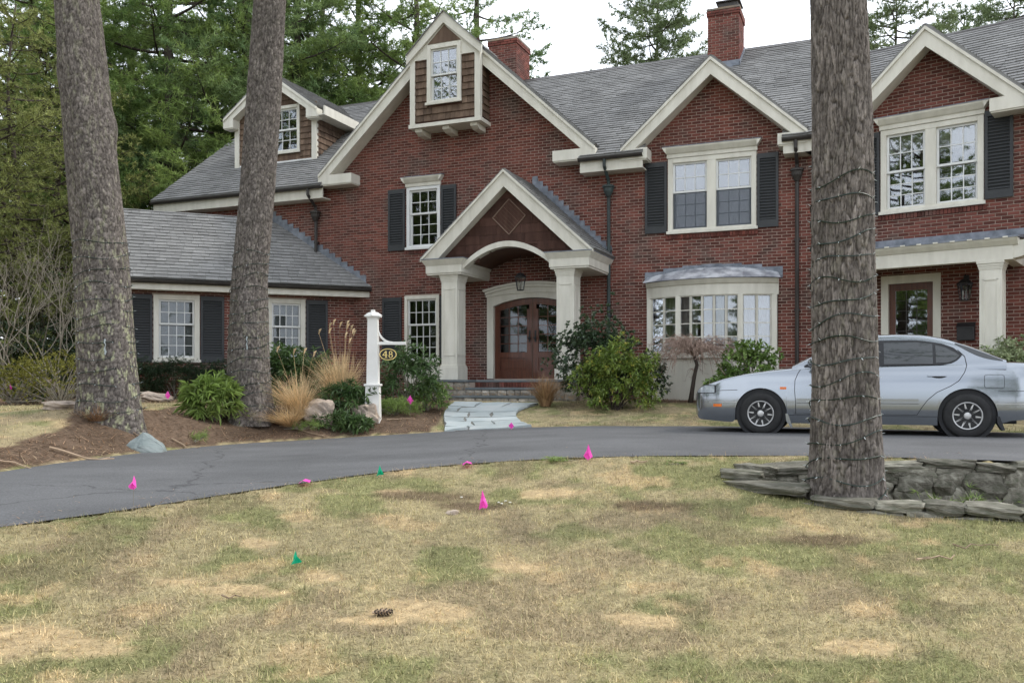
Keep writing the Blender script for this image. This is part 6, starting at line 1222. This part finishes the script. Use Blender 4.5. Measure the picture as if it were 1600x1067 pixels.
# ---- marking flags
mat('flag_pink', (.92, .10, .56), (.85, .08, .50), rough=.5, scale=9, trans=.35); mat('flag_green', (.0, .42, .23), (.0, .36, .19), rough=.5, scale=9, trans=.3); mat('flag_wire', (.35, .33, .3), (.25, .23, .2), rough=.4, metal=.7, scale=9)
def flag(label, px, py, base, hpx, wpx, m_, seed, shape='drop', wire=None):
    """cloth seen at (px,py) centre with the given picture size, on a wire stuck in the ground"""
    Y = at(px, base, 15)[1]; k = Y / 1380; x = (px - 800) * k; z = CAMZ + (598 - py) * k; g = h(x, Y); rg = random.Random(seed); hh, ww = hpx * k / 2, wpx * k / 2
    t = tag(empty('marker_flag', (x, Y, g)), label, 'flag', ('pink' if m_ == 'flag_pink' else 'green') + ' marker flags'); zc = z - g
    out = {'drop': [(0, 1), (.5, .2), (1, -.6), (.35, -.8), (0, -1), (-.6, -.75), (-1, -.45), (-.35, .2)], 'diamond': [(0, 1), (.8, .05), (1, -.15), (.5, -.5), (.1, -1), (-.6, -.45), (-1, .05), (-.4, .6)], 'tri': [(-.2, 1), (.3, .3), (1, -.55), (.7, -.8), (-.2, -.8), (-.9, -1), (-.7, -.4), (-.45, .3)]}[shape]
    m = MB(); c = (0, -.015, zc); V = [c] + [(a * ww, .02 * math.sin(i * 1.9 + seed) , zc + b * hh) for i, (a, b) in enumerate(out)]; n = len(out); m.add(V, [(0, 1 + i, 1 + (i + 1) % n) for i in range(n)]); m.build('cloth', m_, t)
    m = MB(); m.tube([(-.1 * ww, .012, -.03), (0, .012, zc + hh * .98)], .0018, 4); m.build('wire', 'flag_wire', t)
flag('pink marker flag at the far left edge before the shrubs', 16, 604, 632, 11, 8, 'flag_pink', 1, 'tri'); flag('pink marker flag by the hedge between the two left pines', 262, 617, 632, 13, 9, 'flag_pink', 2, 'diamond'); flag('pink marker flag right of the number post', 641, 625, 652, 15, 10, 'flag_pink', 3, 'diamond')
flag('pink marker flag at the end of the flagstone walk', 799, 665, 674, 11, 9, 'flag_pink', 4, 'diamond'); flag('pink marker flag at the lawn edge in the centre of the drive', 919, 706, 720, 25, 15, 'flag_pink', 5, 'drop'); flag('pink marker flag standing in the middle of the lawn', 755, 781, 801, 31, 15, 'flag_pink', 6, 'tri')
flag('pink marker flag on the left, seen against the drive', 208, 754, 797, 23, 14, 'flag_pink', 7, 'drop'); flag('green marker flag on the lawn edge by the drive', 594, 735, 747, 17, 12, 'flag_green', 8, 'tri'); flag('green marker flag in the left front lawn', 463, 871, 886, 21, 17, 'flag_green', 9, 'tri')
def flat_flag(label, px, py, Y, wpx, seed):
    p = at(px, py + 3, Y, .02); w_ = wpx / 1380 * p[1] / 2; t = tag(empty('marker_flag', p, .1), label, 'flag', 'pink marker flags'); m = MB(); V = [(-w_, -.05, .0), (-.2 * w_, -.06, .03), (w_, -.045, .012), (w_ * .9, .06, .02), (0, .05, .035), (-w_ * .9, .055, .008)]; m.add(V, [(0, 1, 4, 5), (1, 2, 3, 4)]); m.build('cloth', 'flag_pink', t)
    m = MB(); m.tube([(-w_, 0, .006), (-w_ - .4, .08, .004)], .002, 4); m.build('wire', 'flag_wire', t)
flat_flag('fallen pink flag on the lawn edge left of centre', 476, 756, 7.35, 18, 1); flat_flag('fallen pink flag on the lawn edge near the centre', 730, 727, 8.4, 15, 2)

# ---- fallen branches, boughs, cone
def stick(label, px, row, ln, r, rz, seed, forks=1, m_='dead_wood', z=.012):
    p = at(px, row, 12, z); rg = random.Random(seed); t = tag(empty('fallen_stick', p, rz), label, 'stick', 'fallen sticks'); m = MB(); pts = [(-ln / 2 + ln * k / 5, rg.uniform(-.03, .03), rg.uniform(0, .02)) for k in range(6)]
    for i, q in enumerate(pts): wx = p[0] + q[0] * math.cos(rz) - q[1] * math.sin(rz); wy = p[1] + q[0] * math.sin(rz) + q[1] * math.cos(rz); pts[i] = (q[0], q[1], q[2] + max(h(wx, wy), -9) - p[2] + z)
    m.tube(pts, [r * (1 - .1 * k) for k in range(6)], 6); m.build('stem', m_, t)
    for k in range(forks): a = pts[rg.randint(1, 4)]; m = MB(); m.tube([a, (a[0] + rg.uniform(.06, .2) * ln, a[1] + rg.uniform(-.15, .15) * ln, a[2] + .02)], [r * .6, r * .25], 5); m.build('fork', m_, t)
stick('forked dead stick lying on the right front lawn', 1462, 876, .30, .008, .15, 1, 2); stick('thin brown stick on the lawn right of the forked one', 1526, 857, .30, .006, -.02, 2, 0)
stick('pale stick along the left edge of the drive', 128, 718, .72, .018, .12, 3, 1, z=.03); stick('pale stick at the left picture edge beside the drive', 14, 726, .45, .014, .2, 4, 0, z=.02); stick('pale stick right of the bluish rock', 290, 701, .42, .012, -.1, 5, 1)
stick('thin stick above the bluish rock in the mulch', 212, 680, .5, .010, -.3, 6, 2); stick('long stick in front of the low green plants', 478, 676, .85, .012, .18, 7, 2); stick('small stick in the middle of the lawn', 362, 937, .10, .006, .1, 8, 0); stick('dead stick in the mulch right of the number post', 625, 656, .5, .010, .5, 9, 2)
stick('pale wood piece on the lawn edge in front of the drive', 998, 725, .16, .012, .05, 10, 0)
def spray(label, loc, n, ln, rz, seed, tilt=.0, m_='needle', flat=1.):
    rg = np.random.RandomState(seed); tf = []; sg = []; t = tag(empty('fallen_pine_bough', loc, rz), label, 'pine bough', 'fallen pine boughs'); t.scale = (1, 1, flat)
    for i in range(n): bough(rg, (rg.randn() * .05, rg.randn() * .04, .02), rg.uniform(-.5, .5), ln * rg.uniform(.6, 1), tilt + rg.uniform(0, .12), tf, sg)
    tf = [q for q in tf if q[2] > -.02]; link('twigs', branch_tubes([(p_, [min(r_, .006) for r_ in rs]) for p_, rs in sg], 'twigs', 'twig_grey', 4), t); o = link('needles', tuft_mesh('needles', tf, m_, 10, .085, .006, seed), t); o['kind'] = 'stuff'
p = at(905, 720, 8.35); spray('green pine bough on the lawn edge left of the pink flag', p, 3, .26, 3.3, 1, flat=.3); p = at(1045, 726, 8.2); spray('small pine bough on the lawn edge right of centre', p, 2, .22, .1, 2, flat=.3); p = at(1470, 0, 8.05); spray('pine bough lying above the far wall of the tree well', p, 4, .6, .05, 3, .1, flat=.5)
p = at(1425, 0, 7.35); spray('green pine bough dropped inside the tree well', (p[0], p[1], p[2] + .05), 4, .62, .3, 4, .35); p = at(1395, 0, 7.6); spray('pine bough inside the tree well against the trunk', (p[0], p[1], p[2] + .05), 3, .5, 2.6, 5, .4)
p = at(307, 692, 12.4); spray('tiny green seedling in the mulch right of the bluish rock', p, 2, .16, 1.0, 6, .6)
p = at(455, 672, 13.9); spray('green pine bough in the mulch in front of the fallen grass', p, 4, .4, .3, 7, .1)
PCo = tag(empty('pine_cone', at(598, 962, 3.86, .02), .2), 'brown pine cone lying on the front lawn', 'pine cone'); rg = random.Random(2)
m = MB(); m.tube([(-.055, 0, .0), (0, 0, .005), (.05, 0, 0)], [.008, .016, .006], 6); m.build('core', 'dead_wood', PCo)
for k in range(46): t_ = k / 46; a = k * 2.4; x = -.052 + .10 * t_; r_ = .021 * math.sin(math.pi * (t_ * .8 + .15)) + .006; c = Vector((x, r_ * math.cos(a), r_ * math.sin(a))); s_ = Vector((0, -math.sin(a), math.cos(a))) * .008; m = MB(); m.add([tuple(Vector((x - .004, 0, 0)) + s_ * .4), tuple(Vector((x - .004, 0, 0)) - s_ * .4), tuple(c + Vector((.012, 0, 0)) - s_), tuple(c + Vector((.012, 0, 0)) + s_)], [(0, 1, 2, 3)]); m.build('scale', 'bark_dark', PCo)

# ---- grass blades, litter
def scatter(name, n, ymin, ymax, test, hgt, wd, colf, m_, seed, flat=.5, power=1.0, kx=.75, el0=.85):
    rg = np.random.RandomState(seed); Y = ymin + (ymax - ymin) * rg.rand(n) ** power; X = (rg.rand(n) * 2 - 1) * (kx * Y + .6); ok = test(X, Y); X, Y = X[ok], Y[ok]; n = len(X); Z = H(X, Y); a = rg.rand(n) * 6.283; ln = hgt * (.35 + 1.5 * rg.rand(n) ** 2.2); el = np.clip(rg.normal(el0, flat, n), .03, 1.5)
    D = np.stack([np.cos(a) * np.cos(el), np.sin(a) * np.cos(el), np.sin(el)], 1) * ln[:, None]; S = np.stack([-np.sin(a), np.cos(a), 0 * a], 1) * (wd * (.7 + .6 * rg.rand(n)))[:, None] / 2; P = np.stack([X, Y, Z + (.012 if el0 < .3 else .001)], 1); V = np.stack([P - S, P + S, P + D], 1).reshape(-1, 3); col = np.repeat(colf(X, Y, rg), 3, 0)
    o = link(name, mesh_np(name, V, np.arange(len(V)).reshape(-1, 3), m_, False, {'col': col})); o['kind'] = 'stuff'; return o
mat('grass_blade', (.88, .88, .88), (1.15, 1.12, 1.05), rough=.7, scale=3, attr='col', trans=.25, spec=.15)
def blade_col(X, Y, rg):
    c = lawn_col(X, Y); n = len(X); g = np.array((.17, .215, .075)); s = np.array((.60, .50, .30)); k = rg.rand(n, 1); c = np.where(k < .13, c * .5 + g * .5, c); c = np.where(k > .80, c * .5 + s * .5, c); return c * (.5 + 1.05 * rg.rand(n, 1))
lawn_ok = lambda X, Y: (sdist(NEAR, X, Y) < -.02) & (well_r(X, Y) > 1.08) & (nr.rand(len(X)) > .78 * bare_patch(X, Y))
o = scatter('grass', 420000, 2.6, 9.0, lawn_ok, .034, .0042, blade_col, 'grass_blade', 1, .5, 1.0, el0=.5); tag(o, 'short dormant straw and green lawn grass in front', 'grass')
house_ok = lambda X, Y: (sdist(FAR, X, Y) > .03) & ~bed_mask(X, Y) & (Y < 19)
o = scatter('grass', 70000, 9.5, 19.5, house_ok, .04, .008, blade_col, 'grass_blade', 2, .5); tag(o, 'short straw coloured grass between the drive and the house', 'grass')
bed_ok = lambda X, Y: (sdist(FAR, X, Y) > .0) & bed_mask(X, Y)
def lit_col(X, Y, rg): n = len(X); k = fbm(X * 2, Y * 2, 4)[:, None]; c = np.array((.34, .225, .145)) * (.25 + 1.3 * rg.rand(n, 1)) * (.5 + k); return np.where(rg.rand(n, 1) < .10 + .25 * sstep((k - .5) / .15), np.array((.46, .35, .23)) * (.6 + .6 * rg.rand(n, 1)), c)
o = scatter('pine_needle_litter', 130000, 9.0, 20, bed_ok, .11, .010, lit_col, 'grass_blade', 3, .2, el0=.12); tag(o, 'reddish brown pine needle mulch in the planting beds', 'mulch')
edge_ok = lambda X, Y: ((np.abs(sdist(NEAR, X, Y)) < .16) | (np.abs(sdist(FAR, X, Y)) < .22)) & (well_r(X, Y) > 1.1)
o = scatter('edge_litter', 60000, 4.5, 16, edge_ok, .05, .007, lit_col, 'grass_blade', 4, .2, el0=.12); tag(o, 'brown needle litter along both edges of the drive', 'litter')
def twig_col(X, Y, rg): n = len(X); return np.array((.10, .075, .05)) * (.5 + rg.rand(n, 1) * 1.6)
o = scatter('twig_litter', 2600, 2.7, 9, lambda X, Y: lawn_ok(X, Y) & (fbm(X * 1.2 + 5, Y * 1.2, 3) > .45), .07, .006, twig_col, 'grass_blade', 5, .06, el0=.1); tag(o, 'dark bits of twig scattered over the front lawn', 'litter')
drive_ok = lambda X, Y: (sdist(NEAR, X, Y) > .05) & (sdist(FAR, X, Y) < -.05) & (fbm(X * 1.1, Y * 1.1 + 3, 4) > .44)
o = scatter('drive_litter', 9000, 4.5, 16, drive_ok, .045, .006, lit_col, 'grass_blade', 6, .1, el0=.05); o.location.z = .026; tag(o, 'thin brown needles scattered over the asphalt drive', 'litter')
